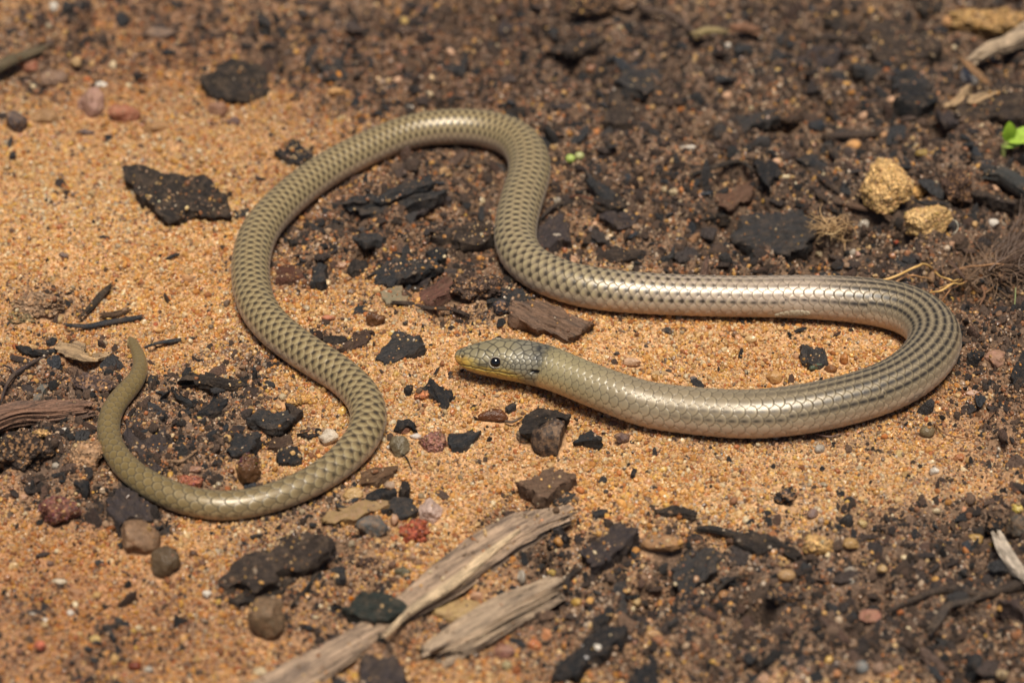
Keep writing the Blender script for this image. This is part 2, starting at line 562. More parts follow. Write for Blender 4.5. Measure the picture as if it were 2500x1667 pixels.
# ------------------------------------------------------------------ the lizard
T = np.gradient(AX, axis=0); T[0] = T[3]; T[1] = T[3]; T[2] = T[3]
T = gsm(T, 5); T /= np.linalg.norm(T, axis=1)[:, None]
Z = np.array([0, 0, 1.0])
UP = Z - (T @ Z)[:, None] * T; UP /= np.linalg.norm(UP, axis=1)[:, None]
SD = np.cross(T, UP)
NT = 188
th0 = np.linspace(-1, 1, NT, endpoint=False)
TH = np.pi * np.sign(th0) * (np.abs(th0) * .82 + .18 * np.abs(th0) ** 4)
SG, TG = np.meshgrid(sv, TH, indexing='ij')
RG = np.repeat(RAD[:, None], NT, 1)
# arc positions of landmarks
s_nape = s_at(1342.5, 898.5)
s_contact = s_at(1594, 991)
s_bend0 = s_at(2000 * 1.063, 902 * 1.063)
s_bendtop = s_at(2080 * 1.063, 709 * 1.063)
s_vent = s_at(1800 * 1.063, 681 * 1.063)
s_dots = s_at(1500 * 1.063, 675 * 1.063)
s_arch = s_at(994 * 1.063, 293 * 1.063)
s_archL = s_at(812 * 1.063, 356 * 1.063)
s_mid = s_at(643 * 1.063, 766 * 1.063)
s_low = s_at(848 * 1.063, 958 * 1.063)
s_tail = s_at(632 * 1.063, 1141 * 1.063)
s_tail2 = s_at(287 * 1.063, 1070 * 1.063)
s_tail3 = s_at(308 * 1.063, 880 * 1.063)
# scale pitch along the body and the scale-row count
Lp = np.interp(sv, [0, s_nape, s_nape + .8, s_contact + .6, s_bend0, s_vent, s_arch, s_low, s_tail, s_tail2, s_tail3, LEN],
               [.10, .105, .125, .175, .15, .17, .135, .165, .205, .175, .13, .07])
ap = np.concatenate([[0], np.cumsum(np.diff(sv) / ((Lp[1:] + Lp[:-1]) / 2))])
A_ = np.repeat(ap[:, None], NT, 1)
s_r1, s_r2, s_r3, s_r4 = s_at(1800 * 1.063, 945 * 1.063), s_at(2000 * 1.063, 902 * 1.063), s_at(2000 * 1.063, 692 * 1.063), s_vent
NROW = np.where(sv < s_r1, 16, np.where(sv < s_r2, 18, np.where(sv < s_r3, 20, np.where(sv < s_r4, 18, np.where(sv < s_mid + .6, 16, np.where(sv < s_low, 14, np.where(sv < s_tail2, 12, 10)))))))
NROW = np.where(sv < s_nape + .2, 18, NROW)
NG = np.repeat(NROW[:, None], NT, 1).astype(float)
B_ = TG / (2 * np.pi) * NG                       # row coordinate, 0 on the back
B_ = B_ + .05 * np.sin(A_ * .7)
best = np.full(A_.shape, 1e9); eda = np.zeros(A_.shape); edb = np.zeros(A_.shape); ee = np.full(A_.shape, .3); cj = np.zeros(A_.shape, int); ci = np.zeros(A_.shape, int)
RS = .66
fb = np.floor(B_).astype(int)
for dj in (-1, 0, 1, 2):
    j = fb + dj
    off = .5 * (j & 1)
    fi = np.floor(A_ - off).astype(int)
    for di in (-1, 0, 1, 2):
        i = fi + di
        da = A_ - off - i; db = B_ - j
        d = np.sqrt(da ** 2 + (.80 * db) ** 2)
        d = d - .05 * np.clip(da, 0, 1) * (np.abs(db) < .5)
        ok = (d < RS) & (i + off < best)
        best = np.where(ok, i + off, best); eda = np.where(ok, da, eda); edb = np.where(ok, db, edb); ee = np.where(ok, RS - d, ee)
        cj = np.where(ok, j, cj); ci = np.where(ok, i, ci)
rise = .5 * (eda + .4) + .25 * (1 - (edb / .8) ** 2)
rise = rise * sstep(-.01, .07, ee)
hs = _h(ci, cj, 0 * ci, 77)

# head shields
def picpos(x, y): return (x / 7.127 + 1090, y / 7.127 + 800)


ptab = np.array([(140, 490, 490), (200, 390, 600), (250, 335, 650), (400, 298, 745), (600, 238, 820), (880, 180, 878), (1200, 186, 945), (1500, 228, 1025), (1850, 300, 1150)], float)
# arc length against picture x along the head
hx = np.array([(a[0] - 1090) * 7.127 for a in PX[:12]]); hs_ = ctl_s[:12]


def head_ut(x, y):
    s = float(np.interp(x, hx, hs_))
    t_, b_ = np.interp(x, ptab[:, 0], ptab[:, 1]), np.interp(x, ptab[:, 0], ptab[:, 2])
    q = np.clip((y - (t_ + b_) / 2) / ((b_ - t_) / 2), -1, 1)
    return s, R(52) + math.asin(q)


SHIELDS = [(290, 440), (365, 380), (370, 480), (460, 295), (490, 430), (600, 450), (400, 590), (465, 530), (545, 560), (625, 570), (690, 500), (680, 285), (800, 365), (940, 245), (1000, 375),
           (760, 425), (890, 425), (1200, 290), (1130, 430), (1295, 410), (1420, 320), (1480, 420), (1395, 245), (1575, 340), (1620, 430), (1735, 450), (1690, 370), (1130, 520),
           (1225, 490), (1340, 480), (1460, 500), (1580, 500), (1690, 510), (1790, 540), (1890, 560), (1820, 450), (1900, 430), (1800, 380), (1080, 610), (1180, 570), (1290, 570),
           (1410, 580), (1520, 600), (1630, 620), (1740, 620), (1860, 640), (1150, 650), (1240, 650), (1340, 670), (1450, 680), (1560, 700), (1680, 710), (1800, 710), (510, 620), (640, 655),
           (760, 690), (880, 720), (1050, 715), (1220, 740), (1360, 765), (1480, 785), (1600, 790), (1750, 800), (215, 560), (290, 640), (400, 690), (600, 730), (840, 775), (1060, 790), (1250, 812),
           (1400, 835), (1040, 845), (1180, 860), (1300, 875), (1430, 890), (1560, 870), (1700, 880), (1000, 920), (1200, 930), (1400, 960), (1580, 960), (1760, 980), (1520, 265), (1650, 300), (1760, 320), (200, 450), (330, 345), (1085, 260), (1300, 225), (1850, 330), (1900, 370),
           (560, 800), (760, 850), (1010, 570), (1000, 660), (1010, 480)]
seeds = []
for (x, y) in SHIELDS:
    s_, t_ = head_ut(x, y)
    seeds.append((s_, t_))
    if t_ > R(6): seeds.append((s_ + .004, -t_))
seeds = np.array(seeds)
hn = int(np.searchsorted(sv, s_nape + .12))
hsub = slice(0, hn)
d1 = np.full(SG[hsub].shape, 9.0); d2 = d1.copy(); hid = np.zeros(d1.shape, int)
for k, (s_, t_) in enumerate(seeds):
    dth = (TG[hsub] - t_ + np.pi) % (2 * np.pi) - np.pi
    d = np.sqrt((SG[hsub] - s_) ** 2 + (dth * np.maximum(RG[hsub], .08)) ** 2)
    c_ = d < d1
    d2 = np.where(c_, d1, np.minimum(d2, d)); hid = np.where(c_, k, hid); d1 = np.where(c_, d, d1)
hedge = (d2 - d1)
hw = (1 - sstep(s_nape - .12, s_nape + .0, SG[hsub]))
# --- cross-section shape
vert = np.interp(sv, [0, .3, 1.0, s_nape, s_contact, s_contact + 1, LEN - 3, LEN], [.86, .9, .93, 1, 1, .97, .97, 1])
wide = np.interp(sv, [0, .25, .9, s_nape - .2, s_nape + .6, s_contact + 1, LEN - 3, LEN], [1.06, 1.10, 1.13, 1.05, 1.0, 1.04, 1.03, 1.0])
cu, cs_ = np.cos(TG), np.sin(TG)
rr = RG.copy()
disp = .020 * rise * np.interp(sv, [0, s_nape, s_contact, LEN - 3, LEN], [.5, .5, .9, .75, .3])[:, None] * np.clip(RG / .35, .4, 1)
# smoother belly
disp *= 1 - .6 * sstep(2.2, 2.8, np.abs(TG))
dh = .005 * sstep(0, .03, hedge)
disp[hsub] = disp[hsub] * (1 - hw) + dh * hw


def bumpat(x, y, wx, wy):
    s_, t_ = head_ut(x, y)
    return np.exp(-((SG - s_) / wx) ** 2 - (((np.abs(TG) - t_) * np.maximum(RG, .05)) / wy) ** 2)


k7 = cm_per_px(1200, 870, .6) / 7.127
socket = bumpat(880, 565, 140 * k7, 125 * k7)
nostril = bumpat(298, 478, 30 * k7, 26 * k7)
ear_s, ear_t = head_ut(1680, 800)
tl_ = ((SG - ear_s) * .97 - (np.abs(TG) - ear_t) * RG * -.18); tr_ = ((np.abs(TG) - ear_t) * RG + (SG - ear_s) * .18)
ear = np.exp(-(np.abs(tl_) / (88 * k7)) ** 4 - (np.abs(tr_) / (34 * k7)) ** 4)
brow = bumpat(880, 440, 170 * k7, 40 * k7)
disp += -.022 * socket - .03 * nostril - .05 * ear + .008 * brow
mouth = [(215, 600), (330, 632), (440, 655), (700, 722), (960, 745), (1150, 790), (1320, 815)]
mt = np.array([head_ut(x, y) for x, y in mouth])
mth = np.interp(SG, mt[:, 0], mt[:, 1])
mfade = (SG < mt[-1, 0] + .02) * (SG > .03)
mline = np.exp(-(((np.abs(TG) - mth) * np.maximum(RG, .05)) / .011) ** 2) * mfade
disp += -.016 * mline
rr = rr + disp
# keep the snout closed and round
rr[0] = RAD[0]; rr[-1] = RAD[-1]
PV = AX[:, None, :] + UP[:, None, :] * (cu * rr * vert[:, None])[..., None] + SD[:, None, :] * (cs_ * rr * wide[:, None])[..., None]
PV[0] = AX[0]; PV[-1] = AX[-1]

# --- colour: pigment, with eye sockets, nostrils, mouth and ear openings darkened
def mix(a, b, f): return a * (1 - f[..., None]) + np.asarray(b) * f[..., None]


ta = np.abs(TG)
one = np.ones(A_.shape)
f_s = lambda a, b_: sstep(a, b_, SG)
DORS_F = np.array([.245, .200, .130]); DORS_B = np.array([.215, .160, .076]); DORS_T = np.array([.180, .130, .046])
c = mix(one[..., None] * DORS_F, DORS_B, f_s(s_dots - 1, s_arch))
c = mix(c, DORS_T, f_s(s_tail, s_tail2))
c = mix(c, [.41, .335, .27], f_s(s_bendtop, s_vent) * (1 - f_s(s_dots - .8, s_dots + 1.2)))
c = mix(c, [.27, .235, .12], (1 - f_s(s_nape, s_contact)) * .8)
FL_F = np.array([.47, .375, .275]); FL_T = np.array([.31, .24, .11])
fl = mix(one[..., None] * FL_F, [.44, .34, .245], f_s(s_dots, s_arch)); fl = mix(fl, FL_T, f_s(s_low, s_tail2))
fl = mix(fl, [.50, .36, .15], (1 - f_s(s_nape, s_contact + .5)) * .9)
flk = sstep(1.0, 1.75, ta)
c = mix(c, fl, flk * (.35 + .65 * (1 - .6 * f_s(s_tail, s_tail2))))
c = mix(c, [.55, .42, .28], sstep(1.9, 2.6, ta) * (1 - .6 * f_s(s_low, s_tail2)))
c = c * (.93 + .14 * hs)[..., None]
# stripes on the fore body
jr = np.abs(cj)
st_env = f_s(s_contact + .3, s_bend0 + .2) * (1 - f_s(s_bendtop + .6, s_vent + .2))
amp_row = np.where(jr <= 3, 1.0, np.where(jr == 4, .4, 0))
stripe = np.exp(-(edb / .30) ** 2) * amp_row * st_env * (.9 + .1 * np.cos(eda * 6))
strong = np.exp(-(edb / .2) ** 2) * np.isin(jr, (2, 3)) * (f_s(s_contact - .6, s_contact + 1.5) * (1 - f_s(s_dots - .5, s_dots + 1.0))) * np.where(jr == 3, .85, .7) * np.where((SG < s_bend0) | (jr == 3), 1, .6)
stripe = np.maximum(stripe, strong * (.55 + .45 * np.cos((eda - .05) * 5)))
top_line = np.exp(-(edb / .25) ** 2) * (jr <= 1) * .45 * (f_s(s_bendtop, s_vent) * (1 - f_s(s_dots - .5, s_dots + 1)))
stripe = np.maximum(stripe, top_line)
c = mix(c, [.014, .010, .006], np.clip(stripe * 1.1, 0, 1) * .97)
# one dark dot at the base of each scale on the tail
spot = np.exp(-((eda + .14 - .18 * np.abs(edb)) / .23) ** 2 - (edb / .24) ** 2) + .62 * np.exp(-((eda + .20 - .30 * np.abs(edb)) / .13) ** 2 - (edb / .60) ** 2)
dot_env = f_s(s_vent - .6, s_dots + .6) * (1 - f_s(s_low + .2, s_low + 3.0)) * np.clip(1.25 - sstep(1.0, 1.7, ta) * 1.1, 0, 1)
c = mix(c, [.032, .023, .011], np.clip(spot * dot_env * (.85 + .5 * hs), 0, .95))
# pale dash behind each dot
dash = np.exp(-((eda - .38) / .16) ** 2 - (edb / .35) ** 2) * dot_env
c = mix(c, [.40, .34, .18], dash * .6)
spot2 = np.exp(-((eda + .02) / .2) ** 2 - (edb / .25) ** 2) * f_s(s_low + 1, s_low + 3) * (1 - f_s(s_tail3 - 1, s_tail3)) * ((hs > .45) & (jr == 3)) * .7
spot2 += np.exp(-((eda) / .35) ** 2 - (edb / .4) ** 2) * f_s(s_low + 1, s_low + 3) * .22
c = mix(c, [.07, .052, .02], np.clip(spot2, 0, .8))
# rim and seam of each scale
rim = np.exp(-((ee - .15) / .06) ** 2) * (1 - .5 * flk)
c = mix(c, [.45, .38, .22], rim * np.interp(sv, [0, s_contact, s_dots, s_low, s_tail, LEN], [.25, .22, .25, .5, .55, .2])[:, None])
seam = np.exp(-(np.clip(ee, 0, 1) / (.085 + .045 * f_s(s_low - 2, s_tail))) ** 2)
seam_amp = np.interp(sv, [0, s_nape, s_contact, s_vent, s_dots, s_low, s_tail, s_tail2, LEN], [.85, .85, .8, .55, .4, .45, .85, .95, .5])[:, None] * (1 - .65 * sstep(1.3, 2.1, ta))
c = mix(c, [.034, .025, .014], np.clip(seam * seam_amp, 0, 1))
# head
hc = np.ones(SG[hsub].shape)[..., None] * np.array([.235, .205, .120])
hsd = np.arange(len(seeds)); hv = _h(hsd, hsd * 0 + 3, hsd * 0, 5)[hid]
hc = hc * (.88 + .24 * hv)[..., None]
S1, T1, TA1 = SG[hsub], TG[hsub], ta[hsub]
xpic = np.interp(S1, hs_, hx)
yel = sstep(1.15, 1.5, TA1 + .0 * S1) * (1 - sstep(1250, 1600, xpic))
yel = np.maximum(yel, (1 - sstep(380, 640, xpic)) * sstep(.55, 1.1, TA1))
hc = mix(hc, [.48, .34, .06], yel * .9)
hc = mix(hc, [.50, .27, .045], (1 - sstep(220, 480, xpic)) * sstep(.4, 1.2, TA1) * .95)
hc = mix(hc, [.48, .32, .06], sstep(mth[hsub] - .1, mth[hsub] + .15, TA1) * (1 - sstep(900, 1300, xpic)) * .9)
hc = mix(hc, [.50, .37, .20], sstep(2.05, 2.35, TA1))
grey = sstep(1050, 1350, xpic) * (1 - sstep(1.35, 1.7, TA1))
hc = mix(hc, [.195, .185, .145], grey * .7)
nb = np.exp(-((xpic - 1880) / 150) ** 2) * (1 - sstep(.7, 1.25, TA1)) + np.exp(-((xpic - 1700) / 200) ** 2) * (1 - sstep(.3, 1.0, TA1)) * .5
nz_ = .65 + .6 * fbm(S1 * 14, T1 * 6, seed=3, oct=2)
hc = mix(hc, [.012, .014, .017], np.clip(nb * nz_ * 1.35, 0, .9))
for (x, y, w_) in ((1920, 680, 55), (1985, 590, 38), (1280, 575, 22), (1410, 575, 22), (1240, 650, 20), (1590, 520, 18), (1610, 365, 40), (1330, 240, 50), (1700, 290, 35)):
    s_, t_ = head_ut(x, y)
    q = np.exp(-((S1 - s_) / (w_ * k7)) ** 2 - (((TA1 - t_) * RG[hsub]) / (w_ * k7)) ** 2)
    hc = mix(hc, [.015, .017, .018], q * .85)
lore = np.exp(-((xpic - 640) / 150) ** 2 - ((TA1 - R(74)) * RG[hsub] / (40 * k7)) ** 2)
hc = mix(hc, [.04, .03, .012], np.clip(lore, 0, 1) * .7)
hseam = np.exp(-(hedge / .017) ** 2) * (1 - .6 * sstep(1.9, 2.3, TA1)) * (1 - .5 * yel)
hc = mix(hc, [.020, .016, .010], hseam * .95)
ebl = np.clip(socket[hsub], 0, 1)
hc = mix(hc, [.10, .085, .055], ebl * .75)
hc = mix(hc, [.015, .01, .008], np.clip(nostril[hsub] * 1.2, 0, 1) * .9)
hc = mix(hc, [.03, .02, .01], mline[hsub] * .75)
c[hsub] = c[hsub] * (1 - hw[..., None]) + hc * hw[..., None]
nb2 = np.exp(-((SG - s_nape + .02) / .10) ** 2) * (1 - sstep(.6, 1.2, ta)) * (.55 + .5 * fbm(SG * 12, TG * 6, seed=13, oct=2))
c = mix(c, [.012, .014, .017], np.clip(nb2 * .95, 0, .8))
c = mix(c, [.008, .006, .004], np.clip(ear * 1.3, 0, 1))
c = np.clip(c * np.array([1.04, .97, .90]), .004, .9)

vi = np.arange(NR * NT).reshape(NR, NT)
nxt = np.roll(vi, -1, axis=1)
F = np.stack([vi[:-1], nxt[:-1], nxt[1:], vi[1:]], -1).reshape(-1, 4)
lz_base = Vector(AX[int(np.searchsorted(sv, s_contact))]) ; lz_base.z = 0
lizard = empty('legless_lizard', lz_base)
tag(lizard, 'slender olive grey legless lizard with glossy scales lying in loops on the sand', 'lizard')
body = mesh_obj('body', PV.reshape(-1, 3) - np.array(lz_base), F, M['skin'], lizard, colors=c.reshape(-1, 3))


def frame(s):
    k = int(np.clip(np.searchsorted(sv, s), 1, NR - 2))
    return AX[k], T[k], UP[k], SD[k], RAD[k], vert[k], wide[k]


def uv_sphere(n=32, m_=20):
    V = [(0, 0, 1)]; F = []
    for a in range(1, m_):
        p = math.pi * a / m_
        for b_ in range(n):
            q = 2 * math.pi * b_ / n
            V.append((math.sin(p) * math.cos(q), math.sin(p) * math.sin(q), math.cos(p)))
    V.append((0, 0, -1))
    for b_ in range(n): F.append((0, 1 + b_, 1 + (b_ + 1) % n))
    for a in range(m_ - 2):
        for b_ in range(n):
            F.append((1 + a * n + b_, 1 + (a + 1) * n + b_, 1 + (a + 1) * n + (b_ + 1) % n, 1 + a * n + (b_ + 1) % n))
    L = len(V) - 1
    for b_ in range(n): F.append((L, 1 + (m_ - 2) * n + (b_ + 1) % n, 1 + (m_ - 2) * n + b_))
    return np.array(V), F


es, et = head_ut(882, 565)
for sgn in (1, -1):
    ax_, t_, u_, s_, r_, ve, wi = frame(es)
    ndir = u_ * math.cos(et) * wi + s_ * math.sin(et) * sgn * ve
    ndir /= np.linalg.norm(ndir)
    surf = ax_ + u_ * math.cos(et) * r_ * ve + s_ * math.sin(et) * sgn * r_ * wi
    er = 106 * k7
    cen = surf - ndir * er * .50
    V, Fs = uv_sphere(40, 28)
    z_ = V[:, 2]
    b1 = np.cross(t_, ndir); b1 /= np.linalg.norm(b1); t2 = np.cross(ndir, b1)
    Wv = (V[:, :1] * t2 + V[:, 1:2] * b1 + V[:, 2:3] * ndir) * er
    ecol = np.where(z_[:, None] > .70, np.array([.004, .003, .003]), np.array([.05, .028, .012]))
    ecol = np.where(z_[:, None] < .50, np.array([.55, .48, .38]), ecol)
    mesh_obj('eye', Wv + cen - np.array(lz_base), Fs, M['eye'], lizard, colors=ecol)
    # pale scaly rim round the eye
    Vr, Fr = [], []
    n1_, n2_ = 48, 8
    for a in range(n1_):
        al = 2 * math.pi * a / n1_
        bump_ = 1 + .10 * math.cos(al * 13)
        rad = er * .93 * (1 + .12 * abs(math.cos(al)))
        for b_ in range(n2_):
            be = 2 * math.pi * b_ / n2_
            tr0 = er * .11 * bump_
            q = (rad + tr0 * math.cos(be))
            pos = cen + ndir * (er * .42 + tr0 * math.sin(be)) + t2 * q * math.cos(al) + b1 * q * math.sin(al) * .95
            Vr.append(pos - np.array(lz_base))
            Fr.append((a * n2_ + b_, ((a + 1) % n1_) * n2_ + b_, ((a + 1) % n1_) * n2_ + (b_ + 1) % n2_, a * n2_ + (b_ + 1) % n2_))
    mesh_obj('eyelid', Vr, Fr, M['skin'], lizard, colors=np.tile(np.array([[.27, .23, .165]]), (len(Vr), 1)))

# the tiny hind limb flap lying against the flank by the vent
fs = s_at(1900 * 1.063, 684 * 1.063) + .25
for sgn in (-1, 1):
    Vf, Ff, Cf = [], [], []
    na, nb_ = 40, 14
    for a in range(na):
        ta_ = a / (na - 1)
        ax_, t_, u_, s_, r_, ve, wi = frame(fs + ta_ * .62)
        wd = .105 * math.sin(math.pi * min(1, ta_ * .9 + .06)) ** .6
        thc = R(98) + R(14) * ta_
        for b_ in range(nb_):
            q = -1 + 2 * b_ / (nb_ - 1)
            th = (thc + q * wd / r_) * sgn
            lift = (.036 * (1 - q * q) ** .6) + .010 * ((ta_ * 7 + (.5 if int((q + 1) * 2) % 2 else 0)) % 1)
            if b_ in (0, nb_ - 1) or a in (0, na - 1): lift = -.01
            Vf.append(ax_ + (u_ * math.cos(th) + s_ * math.sin(th)) * (r_ + lift) - np.array(lz_base))
            e_ = min((ta_ * 7 + (.5 if int((q + 1) * 2) % 2 else 0)) % 1, 1)
            Cf.append((.40, .325, .215) if e_ < .88 else (.22, .17, .11))
            if a and b_:
                k = a * nb_ + b_
                Ff.append((k, k - 1, k - nb_ - 1, k - nb_))
    mesh_obj('hind_limb_flap', Vf, Ff, M['skin'], lizard, colors=np.array(Cf))

# ------------------------------------------------------------------ debris builders
SPR = []          # (object, V world, tri list, density, kind) surfaces that carry loose grains
HARD2 = []
HARD = []         # stones that stand clear of the loose grains


def obj_at(name, Vw, F, mat, color, base, ex, parent=None, smooth=True):
    """Vw in world; the object's origin is base and its local X runs along ex."""
    ex = np.array([ex[0], ex[1], ex[2]], float); ex /= np.linalg.norm(ex)
    ez = np.array([0, 0, 1.0]) - ex[2] * ex; ez /= np.linalg.norm(ez); ey = np.cross(ez, ex)
    Rm = np.stack([ex, ey, ez], 1)
    Vl = (np.asarray(Vw) - base) @ Rm
    o = mesh_obj(name, Vl, F, mat, smooth=smooth)
    Mx = Matrix.Identity(4)
    for r_ in range(3):
        for c_ in range(3): Mx[r_][c_] = Rm[r_, c_]
        Mx[r_][3] = base[r_]
    if parent is not None:
        o.parent = parent
        o.matrix_world = Mx
        o.matrix_parent_inverse = Matrix.Translation(-parent.location)
        o.matrix_basis = Mx
    else:
        o.matrix_world = Mx
    o.color = (*color, 1)
    return o


def sprinkle(Vw, F, dens, kind='sand', own=None):
    SPR.append((np.asarray(Vw, float), F, dens, kind))
    if own is not None: SPR.append((np.asarray(Vw, float), F, 430, own))


def hloc(x, y): return float(lookup(HG, x, y))


def soften(o, ang=40):
    me = o.data
    me.set_sharp_from_angle(angle=R(ang))


CH = dict(black=(.022, .021, .022), blue=(.037, .036, .037), grey=(.050, .045, .043), brown=(.050, .034, .026), dark=(.034, .025, .020), rust=(.13, .055, .026), tan=(.42, .27, .14),
          wood=(.46, .33, .21), umber=(.16, .088, .05), green=(.035, .042, .034), purple=(.062, .046, .044))
SEED = [100]


def chip(reg, poly, colr, t, lift, label, name='charcoal_chip', cat='charcoal', mat='char', tilt=(0, 0), fib=None, dens=9, rag=.05, relief=1.0, group=None, sk='sand'):
    SEED[0] += 1; sd_ = SEED[0]
    t = t * 1.35
    px = np.array([S(reg, x, y) for x, y in poly])
    c0 = px.mean(0)
    g0 = gp(c0[0], c0[1], 0)
    hs__ = [float(lookup(HG, *gp(x, y, 0)[:2])) for x, y in px] + [hloc(g0[0], g0[1])]
    z0 = float(np.percentile(hs__, 65)) + lift * .75
    n = np.array([math.sin(R(tilt[0])), math.sin(R(tilt[1])), 1.0]); n /= np.linalg.norm(n)
    cen = gp(c0[0], c0[1], z0)
    d = ray(px[:, 0], px[:, 1])
    tt = ((cen - CAMN) @ n) / (d @ n)
    C = CAMN + d * tt[:, None]
    cen = C.mean(0)
    # fibre direction = longest axis unless given
    Q = C - cen
    if fib is None:
        w_, v_ = np.linalg.eigh(Q.T @ Q); ex = v_[:, 2]
    else:
        ex = np.array([math.cos(R(fib)), math.sin(R(fib)), 0])
    ex = ex - (ex @ n) * n; ex /= np.linalg.norm(ex); ey = np.cross(n, ex)
    q = np.stack([Q @ ex, Q @ ey], 1)
    if np.sum(q[:, 0] * np.roll(q[:, 1], -1) - np.roll(q[:, 0], -1) * q[:, 1]) < 0: q = q[::-1]
    size = float(np.abs(q).max())
    # resample the outline
    m_ = len(q); P = []
    per = [np.linalg.norm(q[(k + 1) % m_] - q[k]) for k in range(m_)]
    NP = 96
    tot = sum(per); acc = np.concatenate([[0], np.cumsum(per)])
    for k in range(NP):
        s_ = tot * k / NP
        a = min(int(np.searchsorted(acc, s_, side='right') - 1), m_ - 1)
        f = (s_ - acc[a]) / per[a]
        P.append(q[a] * (1 - f) + q[(a + 1) % m_] * f)
    P = np.array(P)
    off = sd_ * 3.7
    amp = min(rag * 1.5, .18 * size)
    ang = np.arctan2(P[:, 1], P[:, 0])
    P = P + np.stack([fbm(P[:, 0] * 4 + off, P[:, 1] * 4, seed=sd_, oct=4), fbm(P[:, 0] * 4, P[:, 1] * 4 + off, seed=sd_ + 1, oct=4)], 1) * amp
    P += (fbm(P[:, 0] * 2, P[:, 1] * 16 + off, seed=sd_ + 7, oct=2) * amp * .7)[:, None] * np.array([1, 0])
    rings = [(.70, -1.0), (.90, -.96), (.965, -.75), (1.0, -.5), (.985, -.3), (1.0, -.12), (.985, -.02), (.95, .0), (.88, .0), (.78, 0), (.66, 0), (.54, 0), (.42, 0), (.30, 0), (.18, 0), (.08, 0)]
    V = []
    for (f, zf) in rings:
        xy = P * f
        if f == 1.0 or .9 < f < .99:
            xy = xy * (1 + .04 * vnoise(ang * 6, np.full(NP, zf * 9 + off), seed=sd_)[:, None])
        z = np.full(NP, zf * t)
        if zf >= -.15:
            z = z + relief * (.05 * fbm(xy[:, 0] * 1.5 + off, xy[:, 1] * 9, seed=sd_ + 2, oct=3) + .05 * min(1, size) * fbm(xy[:, 0] * 1.3, xy[:, 1] * 1.7 + off, seed=sd_ + 3, oct=2))
        V.append(np.concatenate([xy, z[:, None]], 1))
    V = np.concatenate(V)
    NRg = len(rings)
    F = []
    for a in range(NRg - 1):
        for b_ in range(NP):
            b2 = (b_ + 1) % NP
            F.append((a * NP + b_, a * NP + b2, (a + 1) * NP + b2, (a + 1) * NP + b_))
    V = np.concatenate([V, [[0, 0, V[-NP:, 2].mean()], [0, 0, -t]]])
    top, bot = len(V) - 2, len(V) - 1
    for b_ in range(NP):
        F.append(((NRg - 1) * NP + b_, (NRg - 1) * NP + (b_ + 1) % NP, top))
        F.append(((b_ + 1) % NP, b_, bot))
    q3 = np.stack([fbm(V[:, 0] * 3.5 + off, V[:, 1] * 3.5, V[:, 2] * 6, seed=sd_ + 21 + k, oct=4) for k in range(3)], 1)
    V = V + q3 * np.array([.04, .04, .030]) * min(1.4, .5 + size)
    Vw = cen + V[:, :1] * ex + V[:, 1:2] * ey + V[:, 2:3] * n
    base = cen - n * t
    o = obj_at(name, Vw, F, M[mat], CH[colr] if isinstance(colr, str) else colr, base, ex)
    soften(o, 38)
    tag(o, label, cat, group)
    sprinkle(Vw, F, dens, sk)
    HARD2.append(Vw)
    return o


# unit icosphere
def ico(sub):
    import bmesh
    bm = bmesh.new(); bmesh.ops.create_icosphere(bm, subdivisions=sub, radius=1)
    V = np.array([v.co[:] for v in bm.verts]); F = [tuple(v.index for v in f.verts) for f in bm.faces]
    bm.free(); return V, F


ICO = {k: ico(k) for k in (2, 3, 4, 5)}


def rock_shape(sd_, sub=4, facets=12, cut=.72, rough=.06, gran=0.0, size=1.0):
    V, F = ICO[sub]
    rng = np.random.RandomState(sd_)
    rad = np.full(len(V), 1.0)
    if facets:
        for k in range(facets):
            n = rng.normal(size=3); n /= np.linalg.norm(n)
            dd = cut + (1 - cut) * rng.rand()
            pr = V @ n
            rad = np.where(pr > 1e-3, np.minimum(rad, dd / np.maximum(pr, 1e-3)), rad)
    o3 = sd_ * 1.37
    rad = rad * (1 + rough * 1.6 * fbm(V[:, 0] * 1.6 + o3, V[:, 1] * 1.6, V[:, 2] * 1.6, seed=sd_, oct=3) + rough * .6 * fbm(V[:, 0] * 7 + o3, V[:, 1] * 7, V[:, 2] * 7, seed=sd_ + 4, oct=2))
    P = V * rad[:, None]
    if gran:
        f = 9.0 * size
        P = P * (1 + gran * vnoise(P[:, 0] * f, P[:, 1] * f, P[:, 2] * f, seed=sd_ + 9) + gran * .7 * vnoise(P[:, 0] * f * 2, P[:, 1] * f * 2, P[:, 2] * f * 2, seed=sd_ + 11))[:, None]
    return P, F


RK = dict(ochre=(.52, .31, .13), sand=(.52, .33, .15), red=(.30, .085, .04), rust=(.20, .075, .035), pink=(.46, .26, .19), grey=(.10, .095, .09), slate=(.055, .058, .056), brown=(.17, .095, .055),
          dbrown=(.07, .040, .028), black=(.022, .02, .02), white=(.80, .70, .58), cream=(.66, .50, .30), amber=(.60, .30, .07), orange=(.58, .24, .08), yellow=(.62, .42, .13), green=(.10, .12, .07),
          purple=(.13, .085, .08), olive=(.19, .15, .08), clear=(.50, .42, .33), soil=(.050, .032, .023), blue=(.10, .13, .15), peach=(.62, .36, .22))


